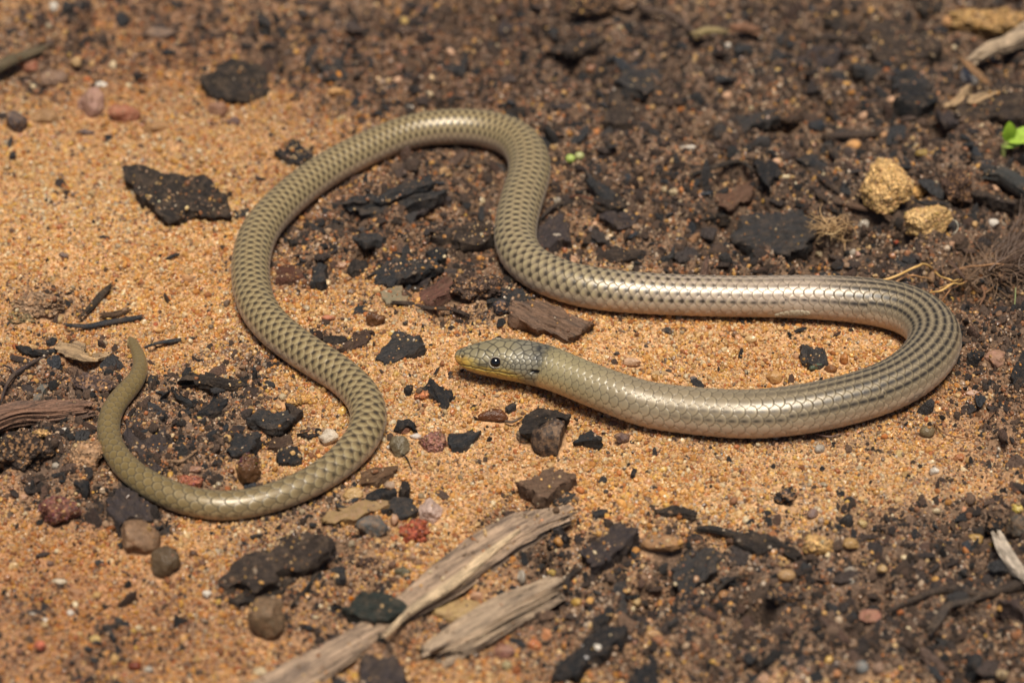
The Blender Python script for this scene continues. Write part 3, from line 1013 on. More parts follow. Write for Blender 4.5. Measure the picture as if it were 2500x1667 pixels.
def rock(reg, cx, cy, w, h, colr, label, name='pebble', cat='pebble', mat='stone', sub=None, facets=12, cut=.72, rough=.06, gran=0, bury=.35, rot=None, dens=4, depth=1.0, sk='sand', group=None):
    SEED[0] += 1; sd_ = SEED[0]
    X, Y = S(reg, cx, cy)
    k = ZS if reg != 'V' else 1 / 1.063
    s_ = cm_per_px(X, Y, .1)
    a = w / k / 2 * s_; b_ = h / k / 2 * s_
    if max(a, b_) < .22: bury = min(bury, .18)
    g = gp(X, Y, b_ * (1 - bury))
    z = hloc(g[0], g[1]) + b_ * (1 - 2 * bury) * .9
    g = gp(X, Y, z)
    big = max(a, b_)
    if sub is None: sub = 5 if big > .38 else (4 if big > .17 else 3)
    if facets: cut, rough = cut * .88, rough * 1.5
    P, F = rock_shape(sd_, sub, facets, cut, rough, gran, size=max(1, big * 2))
    ro = R(rot) if rot is not None else np.random.RandomState(sd_).rand() * .6 - .3
    # normalise extents then scale
    P = P / np.abs(P).max(0)
    c_, n_ = math.cos(ro), math.sin(ro)
    if rot is not None:
        P = P * np.array([a, b_ * depth, b_]); P = P @ np.array([[c_, n_, 0], [-n_, c_, 0], [0, 0, 1]])
    else:
        P = P @ np.array([[c_, n_, 0], [-n_, c_, 0], [0, 0, 1]]); P = P / np.abs(P).max(0) * np.array([a, b_ * depth, b_])
    base = np.array([g[0], g[1], g[2] - b_])
    Vw = P + g
    o = obj_at(name, Vw, F, M[mat], RK[colr] if isinstance(colr, str) else colr, base, (1, 0, 0))
    if facets and mat not in ('clod', 'sandstone'): soften(o, 28)
    tag(o, label, cat, group)
    rc = RK[colr] if isinstance(colr, str) else colr
    if dens or mat == 'sandstone': sprinkle(Vw, F, dens, sk, own=rc if mat == 'sandstone' else None)
    HARD.append(Vw)
    return o


def stick(reg, spine, colr, label, name='twig', cat='twig', mat='bark', t=.6, lift=0.0, dens=3, n1=130, n2=40, rag=.12, ribs=1.0, group=None, zs=None, parent=None):
    """spine: (x, y, width) in photo positions of that region; t = thickness / width"""
    SEED[0] += 1; sd_ = SEED[0]
    pts_ = [(*S(reg, x, y), w_ / (ZS if reg != 'V' else 1 / 1.063)) for x, y, w_ in spine]
    P, Wd = [], []
    for k, (X, Y, w_) in enumerate(pts_):
        s_ = cm_per_px(X, Y, .1); r_ = w_ / 2 * s_
        g = gp(X, Y, .05)
        z = hloc(np.clip(g[0], -11, 11), np.clip(g[1], -9, 12.5)) + r_ * t * .55 + lift if zs is None else zs[k]
        P.append(gp(X, Y, z)); Wd.append(r_)
    P = np.array(P); Wd = np.array(Wd)
    if zs is None:
        P[:, 2] = P[:, 2] * .4 + .6 * np.mean(P[:, 2])
    cu_ = np.concatenate([[0], np.cumsum(np.linalg.norm(np.diff(P, axis=0), axis=1))])
    tt = np.linspace(0, cu_[-1], n1)
    Ax = catmull(cu_, P, tt); Rd = np.interp(tt, cu_, Wd)
    Tg = np.gradient(Ax, axis=0); Tg /= np.linalg.norm(Tg, axis=1)[:, None]
    Up = Z - (Tg @ Z)[:, None] * Tg; Up /= np.linalg.norm(Up, axis=1)[:, None]
    Sd_ = np.cross(Tg, Up)
    th = np.linspace(0, 2 * np.pi, n2, endpoint=False)
    TT, TH_ = np.meshgrid(tt, th, indexing='ij')
    ce, se = np.cos(TH_), np.sin(TH_)
    pw = .62
    ux = np.sign(ce) * np.abs(ce) ** pw; uy = np.sign(se) * np.abs(se) ** pw
    off = sd_ * 2.3
    rib = fbm(TT * .5 + off, ce * 5 + off, se * 5, seed=sd_, oct=3)
    rib2 = fbm(TT * 1.2 + off, ce * 12 + off, se * 12, seed=sd_ + 3, oct=2)
    warp = fbm(TT * .9 + off, ce * .7, se * .7, seed=sd_ + 5, oct=2)
    f = 1 + ribs * (.07 * rib + .05 * rib2) + .10 * warp * min(1, ribs + .3)
    # ragged ends: each fibre breaks off at its own place
    endn = (fbm(ce * 3 + off, se * 3, seed=sd_ + 8, oct=3)) * rag
    TTm = TT.copy()
    V = Ax[:, None, :] + Sd_[:, None, :] * (ux * f * Rd[:, None])[..., None] + Up[:, None, :] * (uy * f * Rd[:, None] * t)[..., None]
    efac = np.exp(-(TT / (rag * 1.5 + .02)) ** 2); efac2 = np.exp(-((cu_[-1] - TT) / (rag * 1.5 + .02)) ** 2)
    V = V + Tg[:, None, :] * (efac * endn - efac2 * endn)[..., None]
    Vl = V.reshape(-1, 3)
    vi_ = np.arange(n1 * n2).reshape(n1, n2); nx_ = np.roll(vi_, -1, axis=1)
    F = [tuple(int(q) for q in f4) for f4 in np.stack([vi_[:-1], vi_[1:], nx_[1:], nx_[:-1]], -1).reshape(-1, 4)]
    # close the ends with a rough inner ring
    for end in (0, 1):
        ring = vi_[0] if end == 0 else vi_[-1]
        cA = Vl[ring].mean(0)
        rg_ = np.random.RandomState(sd_ + end)
        inner = cA + (Vl[ring] - cA) * .5 + Tg[0 if end == 0 else -1] * (rg_.randn(n2) * rag * .25)[:, None]
        st = len(Vl); Vl = np.concatenate([Vl, inner, [cA]])
        for b_ in range(n2):
            b2 = (b_ + 1) % n2
            q = (int(ring[b2]), int(ring[b_]), st + b_, st + b2)
            F.append(q if end == 1 else q[::-1])
            q = (st + b2, st + b_, st + n2)
            F.append(q if end == 1 else q[::-1])
    base = P.mean(0) - np.array([0, 0, Wd.mean() * t])
    o = obj_at(name, Vl, F, M[mat], CH[colr] if isinstance(colr, str) else colr, base, P[-1] - P[0], parent=parent)
    soften(o, 50)
    if parent is None: tag(o, label, cat, group)
    if dens: sprinkle(Vl, F, dens)
    HARD2.append(Vl)
    return o


def fibre(reg, path, rad, colr, label=None, name='rootlet', cat='rootlet', parent=None, n1=60, seed=0, zs=None):
    """thin round root or hair; path (x, y, height above ground)"""
    P = []
    for (x, y, z) in path:
        X, Y = S(reg, x, y)
        g = gp(X, Y, .1)
        P.append(gp(X, Y, hloc(np.clip(g[0], -11, 11), g[1]) + z))
    P = np.array(P)
    cu_ = np.concatenate([[0], np.cumsum(np.linalg.norm(np.diff(P, axis=0), axis=1))])
    tt = np.linspace(0, cu_[-1], n1); Ax = catmull(cu_, P, tt)
    Ax = Ax + np.stack([vnoise(tt * 3 + seed, tt * 0, seed=4), vnoise(tt * 3 + seed, tt * 0, seed=5), vnoise(tt * 3 + seed, tt * 0, seed=6)], 1) * .02
    Tg = np.gradient(Ax, axis=0); Tg /= np.linalg.norm(Tg, axis=1)[:, None]
    A1 = np.cross(Tg, Z); A1 /= np.linalg.norm(A1, axis=1)[:, None]; A2 = np.cross(Tg, A1)
    th = np.linspace(0, 2 * np.pi, 8, endpoint=False)
    prof = rad * (1 - .55 * np.abs(np.linspace(-.4, 1, n1)) ** 3)
    V = Ax[:, None, :] + (A1[:, None, :] * np.cos(th)[None, :, None] + A2[:, None, :] * np.sin(th)[None, :, None]) * prof[:, None, None]
    vi_ = np.arange(n1 * 8).reshape(n1, 8); nx_ = np.roll(vi_, -1, axis=1)
    F = np.stack([vi_[:-1], nx_[:-1], nx_[1:], vi_[1:]], -1).reshape(-1, 4)
    base = P[0]
    if parent is not None: base = np.array(parent.location)
    o = mesh_obj(name, V.reshape(-1, 3) - base, F, M['fibre'], parent, loc=None if parent is not None else base)
    o.color = (*colr, 1)
    if parent is None: tag(o, label, cat)
    return o


def tuft(reg, cx, cy, w, h, n, rad, colr, parent, seed, name='fine_fibres', up=.25, ln=.35, dirs=None):
    """many hair-fine fibres joined as one part"""
    rng = np.random.RandomState(seed)
    Vs, Fs, st = [], [], 0
    pb = np.array(parent.location)
    for k in range(n):
        X, Y = S(reg, cx + rng.randn() * w / 4, cy + rng.randn() * h / 4)
        g = gp(X, Y, .15)
        p0 = gp(X, Y, hloc(min(max(g[0], -11), 11), g[1]) + .05 + rng.rand() * .2)
        a = rng.rand() * 2 * math.pi if dirs is None else R(dirs[0] + rng.randn() * dirs[1])
        L_ = ln * (.5 + rng.rand())
        d = np.array([math.cos(a), math.sin(a), rng.rand() * up]) * L_
        bend = rng.randn(3) * L_ * .25
        tt = np.linspace(0, 1, 10)[:, None]
        Ax = p0 + d * tt + bend * tt * (1 - tt) * 2 - np.array([0, 0, .12]) * tt ** 2 * rng.rand()
        Tg = np.gradient(Ax, axis=0); Tg /= np.linalg.norm(Tg, axis=1)[:, None]
        A1 = np.cross(Tg, Z); A1 /= np.linalg.norm(A1, axis=1)[:, None]; A2 = np.cross(Tg, A1)
        th = np.linspace(0, 2 * np.pi, 5, endpoint=False)
        pr = rad * (.6 + rng.rand() * .8) * (1 - .7 * tt)
        V = Ax[:, None, :] + (A1[:, None, :] * np.cos(th)[None, :, None] + A2[:, None, :] * np.sin(th)[None, :, None]) * pr[:, :, None]
        vi_ = np.arange(50).reshape(10, 5) + st; nx_ = np.roll(vi_, -1, axis=1)
        Vs.append(V.reshape(-1, 3)); Fs.append(np.stack([vi_[:-1], nx_[:-1], nx_[1:], vi_[1:]], -1).reshape(-1, 4)); st += 50
    o = mesh_obj(name, np.concatenate(Vs) - pb, np.concatenate(Fs), M['fibre'], parent)
    o.color = (*colr, 1)
    o['kind'] = 'stuff'
    return o

# ------------------------------------------------------------------ the litter, piece by piece
B_, K_ = 'bark_chip', 'bark chip'
# --- charcoal and bark flakes
chip('V', [(465, 178), (500, 145), (560, 135), (600, 150), (624, 190), (610, 218), (560, 233), (505, 226), (472, 205)], 'dark', .35, .22, 'dark oval bark chip lying on the blurred sand beyond the tail arch', B_, K_, 'bark', tilt=(5, -12), dens=10)
chip('E', [(1030, 10), (1100, 5), (1240, 50), (1400, 75), (1560, 75), (1740, 100), (1860, 200), (1940, 340), (1960, 440), (1850, 425), (1760, 440), (1690, 390), (1560, 460), (1440, 495), (1300, 390), (1200, 290), (1090, 150)], 'dark', .20, .34, 'large flat dark bark chip with a pointed corner lying alone on open sand', B_, K_, 'bark', tilt=(-4, -9), dens=26, rag=.03)
chip('E', [(1950, 405), (2050, 380), (2120, 375), (2085, 455), (1940, 470)], 'grey', .10, .06, 'small grey charcoal flake between the large flat bark chip and the tail')
chip('B', [(250, 1310), (330, 1200), (430, 1190), (580, 1260), (600, 1330), (480, 1385), (330, 1375)], 'black', .20, .12, 'sand covered black charcoal lump touching the outer side of the tail arch', mat='char', dens=40)
chip('B', [(640, 520), (720, 470), (840, 500), (850, 640), (760, 690), (660, 650)], 'grey', .2, .1, 'blurred round grey charcoal chip north of the tail arch', dens=10)
chip('B', [(1640, 600), (1700, 520), (1850, 440), (1900, 470), (1860, 580), (1700, 640)], 'blue', .15, .1, 'narrow blue grey charcoal sliver beyond the top of the arch')
chip('B', [(20, 80), (100, 90), (200, 190), (190, 230), (90, 190)], 'blue', .15, .12, 'blue grey charcoal sliver near the far edge beyond the oval bark chip')
chip('C', [(1060, 700), (1110, 600), (1230, 565), (1400, 600), (1465, 650), (1440, 740), (1320, 775), (1170, 745)], 'grey', .16, .28, 'smooth slate grey oval charcoal chip with one orange grain on top', tilt=(4, -8), dens=3, relief=.6)
chip('C', [(1040, 740), (1130, 730), (1205, 830), (1190, 1075), (1060, 1078), (950, 1058), (1000, 850)], 'brown', .30, .25, 'upright grooved brown bark block standing below the slate grey oval chip', B_, K_, 'bark', fib=88, dens=6)
chip('V', [(1638, 307), (1690, 262), (1790, 248), (1803, 264), (1750, 283), (1655, 316)], 'grey', .14, .28, 'long straight dark charcoal splinter sticking out of soil with a deep shadow', tilt=(-4, -6), dens=8)
chip('D', [(340, 480), (480, 400), (680, 385), (738, 420), (640, 530), (530, 565), (350, 560)], 'purple', .3, .22, 'purplish charcoal block with a black end near the far edge', tilt=(3, -8))
chip('D', [(785, 560), (900, 530), (1110, 570), (1140, 640), (1040, 672), (900, 650)], 'grey', .18, .18, 'flat dark grey charcoal flake west of the blue black flake', tilt=(5, -8), dens=6)
chip('D', [(1130, 660), (1270, 612), (1400, 630), (1500, 720), (1480, 752), (1150, 745)], 'blue', .18, .16, 'blue black charcoal flake with white grains on its end', tilt=(4, -8), dens=8)
chip('D', [(1180, 790), (1230, 720), (1500, 772), (1535, 850), (1430, 900), (1270, 870)], 'black', .50, .35, 'thick black charcoal block with a brownish top beneath the blue black flake', tilt=(6, -6), dens=10)
chip('D', [(690, 960), (760, 850), (850, 840), (872, 900), (800, 968)], 'rust', .05, .12, 'small oval reddish brown bark scale on blurred soil', B_, K_, 'bark', tilt=(-10, -14), dens=4)
chip('D', [(1530, 940), (1620, 930), (1730, 1000), (1720, 1050), (1600, 1062), (1540, 1010)], 'purple', .12, .14, 'flat purple grey oval charcoal flake below the thick black block', tilt=(5, -10), dens=4)
chip('D', [(1590, 905), (1750, 745), (1800, 730), (1790, 800), (1700, 900), (1620, 930)], 'tan', .2, .3, 'orange tan wood sliver leaning on the brown slab by the pale seed', 'wood_chip', 'wood chip', 'wood', tilt=(-20, -20), dens=3)
chip('D', [(1700, 920), (1760, 850), (1880, 780), (2050, 690), (2130, 685), (2280, 750), (2300, 1010), (2100, 1010), (1880, 990)], 'brown', .5, .45, 'large brown wood slab with an orange upper edge behind the green seedling', 'wood_chip', 'wood chip', 'bark', tilt=(-8, -16), dens=8)
chip('D', [(1840, 800), (2050, 690), (2140, 680), (2150, 710), (2060, 760), (1900, 870), (1760, 875)], 'tan', .06, .52, 'orange tan splinter edging the large brown wood slab', 'wood_chip', 'wood chip', 'wood', tilt=(-8, -16), dens=2)
chip('D', [(320, 1340), (450, 1305), (640, 1380), (725, 1480), (700, 1525), (560, 1450), (400, 1390)], 'blue', .10, .22, 'long blue grey charcoal flake pointing toward the sandstone lump', tilt=(-8, -14), dens=8)
chip('H', [(0, -60), (110, -40), (205, 85), (80, 195), (30, 150), (0, 100)], 'black', .16, .25, 'black angular charcoal flake west of the long blue grey flake', tilt=(-6, -10), dens=3)
chip('V', [(1672, 545), (1702, 500), (1770, 482), (1830, 480), (1870, 520), (1862, 555), (1800, 587), (1765, 582), (1720, 568)], 'grey', .34, .36, 'broad dull grey charcoal slab with a shadowed notch under its front edge', tilt=(-3, -9), dens=5, relief=.8)
chip('H', [(1140, 690), (1250, 700), (1340, 790), (1330, 842), (1230, 795)], 'purple', .08, .12, 'purple brown bark sliver standing below the small triangular sandstone', B_, K_, 'bark', tilt=(-18, -10), dens=2)
chip('D', [(0, 420), (150, 420), (230, 440), (200, 490), (90, 520)], 'blue', .12, .1, 'blurred blue black chip close to the purplish charcoal block')
chip('D', [(1340, 0), (1560, 0), (1560, 90), (1450, 130), (1350, 90)], 'dark', .25, .15, 'dark brown bark piece at the far edge next to the ochre sandstone crust', B_, K_, 'bark')
chip('D', [(880, 300), (930, 200), (1200, 160), (1400, 260), (1560, 360), (1540, 420), (1380, 470), (1200, 540), (1060, 500), (960, 420)], 'brown', .3, .2, 'wide sandy brown bark sheet half buried near the ochre crust', B_, K_, 'bark', dens=40, tilt=(0, -6))
chip('D', [(560, 90), (700, 130), (790, 200), (760, 250), (640, 220), (570, 160)], 'dark', .2, .2, 'dark folded bark flake at the far edge of the soil', B_, K_, 'bark', tilt=(8, -10))
chip('C', [(20, 200), (200, 130), (320, 190), (300, 250), (60, 270)], 'purple', .2, .15, 'blurred purplish bark flake beyond the arch, far edge', B_, K_, 'bark')
chip('C', [(480, 400), (780, 330), (950, 320), (850, 400), (560, 450)], 'brown', .15, .22, 'long brown bark strip under the overhanging soil clod', B_, K_, 'bark')
chip('C', [(100, 930), (300, 905), (340, 960), (200, 1010), (110, 980)], 'dark', .15, .12, 'dark flat chip just beyond the arch bend', tilt=(2, -8))
chip('F', [(790, 372), (960, 270), (1040, 258), (1290, 170), (1520, 130), (1590, 175), (1540, 215), (1320, 255), (1180, 300), (1020, 345)], 'blue', .13, .26, 'ridged blue grey charcoal splinter inside the tail arch, its upper strip', tilt=(-2, -14), dens=6, rag=.03)
chip('F', [(960, 360), (1180, 305), (1330, 262), (1540, 225), (1640, 250), (1700, 215), (1700, 280), (1560, 330), (1330, 360), (1090, 400), (980, 415)], 'grey', .18, .18, 'wide dark charcoal splinter lying just under the ridged blue grey one', tilt=(-2, -10), dens=9, rag=.03)
chip('F', [(1400, 385), (1560, 305), (1720, 255), (1700, 300), (1560, 370), (1440, 405)], 'purple', .10, .12, 'thin purplish bark strip at the eastern tip of the ridged splinters', B_, K_, 'bark', tilt=(0, -10))
chip('F', [(1050, 920), (1180, 825), (1300, 800), (1500, 815), (1625, 808), (1640, 880), (1500, 905), (1340, 985), (1220, 1055), (1140, 1020)], 'blue', .14, .20, 'broad slate blue charcoal flake dusted with orange grains inside the arch', tilt=(-4, -10), dens=30)
chip('F', [(1400, 990), (1500, 930), (1660, 905), (1790, 900), (1810, 950), (1640, 960), (1500, 1030), (1410, 1015)], 'purple', .10, .17, 'curved purplish bark rind hugging the broad slate blue flake', B_, K_, 'bark', tilt=(-2, -12))
chip('F', [(1440, 1180), (1500, 1060), (1640, 980), (1780, 960), (1800, 1030), (1750, 1120), (1620, 1200), (1500, 1200)], (.17, .075, .05), .16, .16, 'reddish brown bark flake beside the dark crumbly soil clod', B_, K_, 'bark', tilt=(-6, -6), dens=14)
chip('F', [(560, 880), (620, 828), (680, 850), (690, 985), (625, 1022), (572, 980)], 'blue', .22, .18, 'small upright blue black charcoal block near the inner curve of the tail', fib=80, dens=4)
chip('F', [(870, 880), (900, 800), (990, 790), (1030, 880), (1010, 920), (890, 925)], 'dark', .22, .14, 'chunky dark charcoal bit with pale stripes inside the arch', dens=20)
chip('F', [(1150, 1100), (1240, 1050), (1370, 1030), (1400, 1110), (1330, 1170), (1200, 1180)], (.20, .165, .10), .10, .08, 'flat olive grey stone flake beneath the slate blue charcoal', 'stone_flake', 'stone flake', 'stone', dens=6, relief=.3)
chip('F', [(910, 1240), (960, 1190), (1040, 1200), (1045, 1240), (960, 1260)], 'blue', .12, .12, 'small blue charcoal bit on pale sand below the arch litter')
chip('F', [(300, 900), (420, 870), (500, 900), (520, 960), (400, 1000), (240, 990), (200, 940)], (.13, .05, .03), .15, .1, 'reddish brown crumbly bark against the inner side of the tail', B_, K_, 'bark', dens=30)
chip('F', [(330, 650), (480, 590), (640, 560), (700, 640), (560, 690), (380, 690)], 'dark', .16, .1, 'dark bark flake half buried in sand by the inner curve', B_, K_, 'bark', dens=24)
chip('F', [(560, 560), (700, 510), (850, 520), (880, 590), (760, 640), (600, 630)], 'brown', .2, .14, 'rounded brown bark crumb between the inner curve and the black beads', B_, K_, 'bark', dens=22)
chip('F', [(900, 640), (1060, 590), (1170, 610), (1160, 680), (1010, 700)], 'grey', .12, .12, 'flat dull charcoal flake in the middle of the arch litter', dens=20)
chip('F', [(1560, 600), (1800, 540), (2060, 480), (2110, 540), (2060, 640), (1960, 680), (1700, 630)], 'brown', .22, .22, 'brown bark sheet with a black gap beneath, close to the neck of the arch', B_, K_, 'bark', tilt=(0, -10), dens=30)
chip('F', [(1530, 740), (1640, 680), (1720, 720), (1700, 790), (1560, 800)], 'black', .2, .12, 'small black lump north of the olive grey flake', dens=8)
chip('F', [(640, 1490), (700, 1470), (860, 1440), (870, 1480), (760, 1520), (650, 1520)], 'dark', .12, .1, 'thin dark sliver between the tail and the flat grey chip', dens=8)
chip('G', [(160, 1270), (205, 1160), (430, 1135), (640, 1230), (835, 1335), (800, 1400), (640, 1485), (420, 1400), (200, 1325)], (.17, .095, .055), .26, .26, 'striped half burnt wood chunk just above the lizard head', 'wood_chip', 'wood chip', 'wood', tilt=(2, -12), fib=-28, dens=12)
chip('G', [(-70, 1120), (60, 1070), (250, 1090), (380, 1140), (230, 1160), (150, 1230), (10, 1200)], 'blue', .18, .12, 'dusty blue black charcoal slab behind the striped half burnt chunk', dens=14)
chip('G', [(780, 60), (860, 90), (960, 205), (1035, 235), (1050, 300), (970, 355), (880, 225)], 'blue', .10, .20, 'narrow blue grey charcoal blade below the pair of tiny green sprouts', tilt=(10, -10), dens=4)
chip('G', [(880, 260), (1010, 250), (1130, 300), (1130, 360), (1000, 390), (900, 330)], 'dark', .14, .14, 'sand speckled dark chip joining the blade and the notched flake', dens=30)
chip('G', [(910, 445), (1000, 385), (1060, 430), (1100, 440), (1170, 385), (1240, 420), (1190, 520), (1080, 575), (980, 500)], 'purple', .10, .22, 'notched purple grey charcoal flake with a straight lower edge', tilt=(0, -12), dens=12)
chip('G', [(380, 640), (440, 500), (580, 408), (660, 470), (665, 620), (500, 705), (400, 700)], 'purple', .2, .16, 'rounded purple grey flake tucked against the outer bend of the body', dens=6, relief=.5)
chip('G', [(1860, 340), (1920, 260), (2040, 190), (2230, 158), (2222, 230), (2050, 385), (1900, 362)], (.17, .085, .05), .18, .26, 'reddish brown bark chunk with smooth top above the grey slab', B_, K_, 'bark', tilt=(-6, -16), dens=3)
chip('G', [(920, 800), (1000, 735), (1250, 720), (1240, 770), (1100, 802)], 'brown', .14, .14, 'low brown bark sliver just beyond the straight part of the body', B_, K_, 'bark', dens=14)
chip('G', [(1680, 650), (1740, 600), (1822, 552), (1790, 620), (1700, 672)], (.34, .17, .075), .05, .14, 'small orange brown wood sliver west of the grey slab', 'wood_chip', 'wood chip', 'wood', tilt=(-8, -10), dens=0)
chip('G', [(1470, 790), (1530, 700), (1560, 700), (1550, 760), (1490, 810)], 'grey', .06, .1, 'tiny grey blade of charcoal beyond the straight body', dens=3)
chip('G', [(1640, 450), (1780, 400), (1960, 390), (2000, 470), (1850, 480), (1700, 500)], 'dark', .14, .12, 'dark flat litter flake below the reddish brown chunk', B_, K_, 'bark', dens=18)
chip('I', [(490, 100), (668, 92), (690, 140), (650, 172), (720, 205), (860, 235), (945, 240), (900, 268), (740, 282), (560, 250), (500, 195)], 'tan', .05, .16, 'pale tan bark flake with a bitten upper edge beside the tail tip', B_, K_, 'wood', tilt=(-4, -12), dens=4, relief=.5)
chip('I', [(130, 150), (170, 120), (260, 160), (260, 210), (190, 210)], 'black', .14, .12, 'black burnt crumb at the west end of the dark sliver near the tan flake', dens=4)
chip('I', [(240, 190), (380, 165), (490, 165), (470, 205), (260, 215)], 'blue', .07, .10, 'flat blue grey sliver ending at the pale tan flake', dens=4)
chip('I', [(385, 115), (450, 88), (495, 100), (480, 130), (400, 135)], 'blue', .06, .10, 'tiny blue grey scale above the flat sliver by the tan flake', dens=0)
chip('I', [(295, 560), (330, 490), (390, 490), (410, 540), (350, 620), (295, 650)], (.085, .092, .082), .12, .10, 'small dark green grey stone chip above the fibrous wood stub', 'stone_flake', 'stone flake', 'stone', dens=1, relief=.3)
chip('I', [(1030, 760), (1200, 700), (1430, 760), (1440, 900), (1420, 1150), (1390, 1275), (1280, 1200), (1150, 1080), (1090, 950)], 'purple', .18, .10, 'large dull charcoal slab covered by sand inside the tail loop', dens=60, relief=.6)
chip('I', [(1250, 430), (1290, 385), (1340, 410), (1330, 450), (1270, 470)], 'blue', .12, .12, 'small grey charcoal bit touching the tail below its tip', dens=3)
chip('I', [(1520, 475), (1600, 400), (1720, 430), (1710, 385), (1810, 378), (1950, 430), (2135, 502), (2070, 530), (1900, 530), (1760, 470), (1640, 440)], 'dark', .08, .20, 'curled black bark rind with a thin pointed tail lying on bright sand', B_, K_, 'bark', tilt=(5, -16), dens=6)
chip('I', [(1470, 510), (1510, 495), (1610, 570), (1600, 620), (1550, 600)], 'blue', .10, .12, 'stubby blue charcoal stick west of the curled bark rind', dens=0)
chip('I', [(1790, 640), (1830, 600), (1900, 620), (1880, 700), (1700, 705), (1690, 680)], 'black', .12, .12, 'ragged black crumbs below the curled bark rind', dens=10)
chip('I', [(1950, 950), (1990, 870), (2100, 890), (2215, 910), (2220, 970), (2130, 1020), (2030, 1070), (1950, 1020)], 'blue', .20, .20, 'glossy blue black charcoal chunk inside the tail loop', tilt=(-8, -10), dens=14)
chip('J', [(50, 755), (140, 710), (360, 708), (430, 740), (375, 805), (260, 845), (50, 800)], 'grey', .12, .18, 'flat oblong grey charcoal flake inside the tail loop near its east side', dens=4)
chip('J', [(330, 640), (380, 640), (500, 715), (480, 750), (420, 740)], 'brown', .10, .16, 'small upright brown bark shard next to the oblong grey flake', B_, K_, 'bark', dens=2)
chip('J', [(270, 1090), (330, 1000), (420, 990), (495, 1040), (480, 1130), (380, 1160), (280, 1130)], 'black', .24, .15, 'crumbly black charcoal lump below the white quartz', dens=16)
chip('J', [(190, 960), (260, 890), (380, 900), (420, 960), (330, 1010), (220, 1010)], (.09, .05, .032), .22, .14, 'brown bark lump west of the white quartz', B_, K_, 'bark', dens=22)
chip('J', [(420, 900), (560, 880), (610, 910), (520, 945)], 'dark', .08, .1, 'thin dark shred pointing at the white quartz', dens=6)
chip('J', [(1145, 230), (1200, 130), (1290, 62), (1470, 82), (1482, 160), (1400, 242), (1190, 298)], 'grey', .20, .20, 'flat grey charcoal pentagon between the tail and the lizard snout', tilt=(-3, -8), dens=14, relief=.6)
chip('J', [(760, 170), (860, 110), (960, 10), (1080, 0), (1060, 80), (990, 150), (900, 200), (800, 200)], (.09, .05, .034), .16, .13, 'sandy reddish brown bark cluster west of the grey pentagon', B_, K_, 'bark', dens=34)
chip('J', [(1480, 492), (1545, 470), (1560, 415), (1612, 440), (1650, 500), (1760, 540), (1725, 600), (1705, 692), (1648, 703), (1625, 610), (1560, 560)], 'black', .09, .17, 'black star shaped charcoal scrap below the lizard snout', tilt=(-4, -8), dens=3, rag=.02)
chip('J', [(1605, 400), (1625, 350), (1652, 335), (1635, 385)], 'grey', .03, .12, 'tiny grey splinter above the star shaped scrap', dens=0)
chip('J', [(1350, 520), (1380, 490), (1432, 495), (1420, 530), (1370, 545)], 'black', .08, .08, 'tiny black crumb west of the orange pebble', dens=2)
chip('J', [(1265, 850), (1290, 755), (1380, 770), (1450, 800), (1455, 850), (1400, 830), (1300, 860)], 'black', .14, .18, 'glossy black charcoal bit resting on a reddish stone', tilt=(0, -18), dens=2)
chip('J', [(1735, 900), (1830, 890), (1982, 890), (1960, 930), (1880, 1000), (1770, 1022)], 'blue', .16, .16, 'blue black wedge of charcoal at the east end of the red porous stone', dens=5)
chip('J', [(960, 1255), (1100, 1180), (1270, 1158), (1255, 1215), (1120, 1310), (1000, 1335)], (.17, .09, .045), .10, .15, 'caramel brown wood flake just outside the lower bend of the tail', 'wood_chip', 'wood chip', 'bark', tilt=(-8, -10), dens=4)
chip('J', [(1000, 1440), (1120, 1380), (1260, 1370), (1290, 1400), (1150, 1440), (1040, 1470)], 'black', .14, .14, 'long black charcoal splinter east of the yellow quartz', dens=4)
chip('J', [(1285, 1350), (1310, 1305), (1390, 1320), (1395, 1380), (1320, 1395)], 'dark', .16, .16, 'small brown black chunk with one pale grain on top of the splinter', dens=6)
chip('N', [(1160, 100), (1200, 30), (1300, -20), (1440, -10), (1450, 90), (1370, 155), (1270, 130)], 'grey', .26, .18, 'dull grey charcoal lump west of the round pink quartz', dens=6, relief=.6)
chip('N', [(600, 180), (800, 75), (960, 45), (1000, 20), (1190, 20), (1200, 70), (1060, 120), (900, 165), (720, 200)], (.27, .17, .07), .26, .22, 'flat ochre brown stone slab under the lower bend of the tail', 'stone_flake', 'stone flake', 'stone', tilt=(2, -10), dens=16, relief=.5)
chip('N', [(680, 640), (780, 590), (860, 600), (870, 680), (780, 705)], 'blue', .12, .12, 'small blue grey charcoal triangle below the large dark bark plate', dens=2)
chip('V', [(500, 1330), (533, 1292), (600, 1262), (650, 1230), (695, 1225), (772, 1241), (748, 1265), (700, 1292), (640, 1312), (632, 1345), (590, 1358), (555, 1330), (520, 1362), (500, 1350)], 'brown', .22, .36, 'large dark bark plate with torn ends in front of the tail loop', B_, K_, 'bark', tilt=(-5, -10), dens=16, rag=.04)
chip('V', [(500, 1362), (560, 1345), (640, 1330), (680, 1310), (650, 1350), (600, 1380), (540, 1385)], 'dark', .12, .05, 'thin dark bark layer showing under the large bark plate', B_, K_, 'bark', dens=10)
chip('N', [(640, 965), (700, 910), (790, 880), (820, 895), (750, 940), (650, 975)], 'black', .06, .10, 'thin black sliver west of the greenish charcoal block', dens=0)
chip('V', [(795, 1397), (815, 1380), (845, 1354), (885, 1362), (922, 1388), (925, 1412), (890, 1420), (845, 1422), (805, 1412)], 'green', .26, .34, 'greenish black charcoal block resting on the pale stick', tilt=(-2, -8), dens=8)
chip('I', [(700, 1400), (640, 1330), (700, 1290), (760, 1330), (740, 1400)], 'black', .14, .1, 'glossy black charcoal shard in a dark hollow beside the rusty rock', dens=2, relief=1.6)
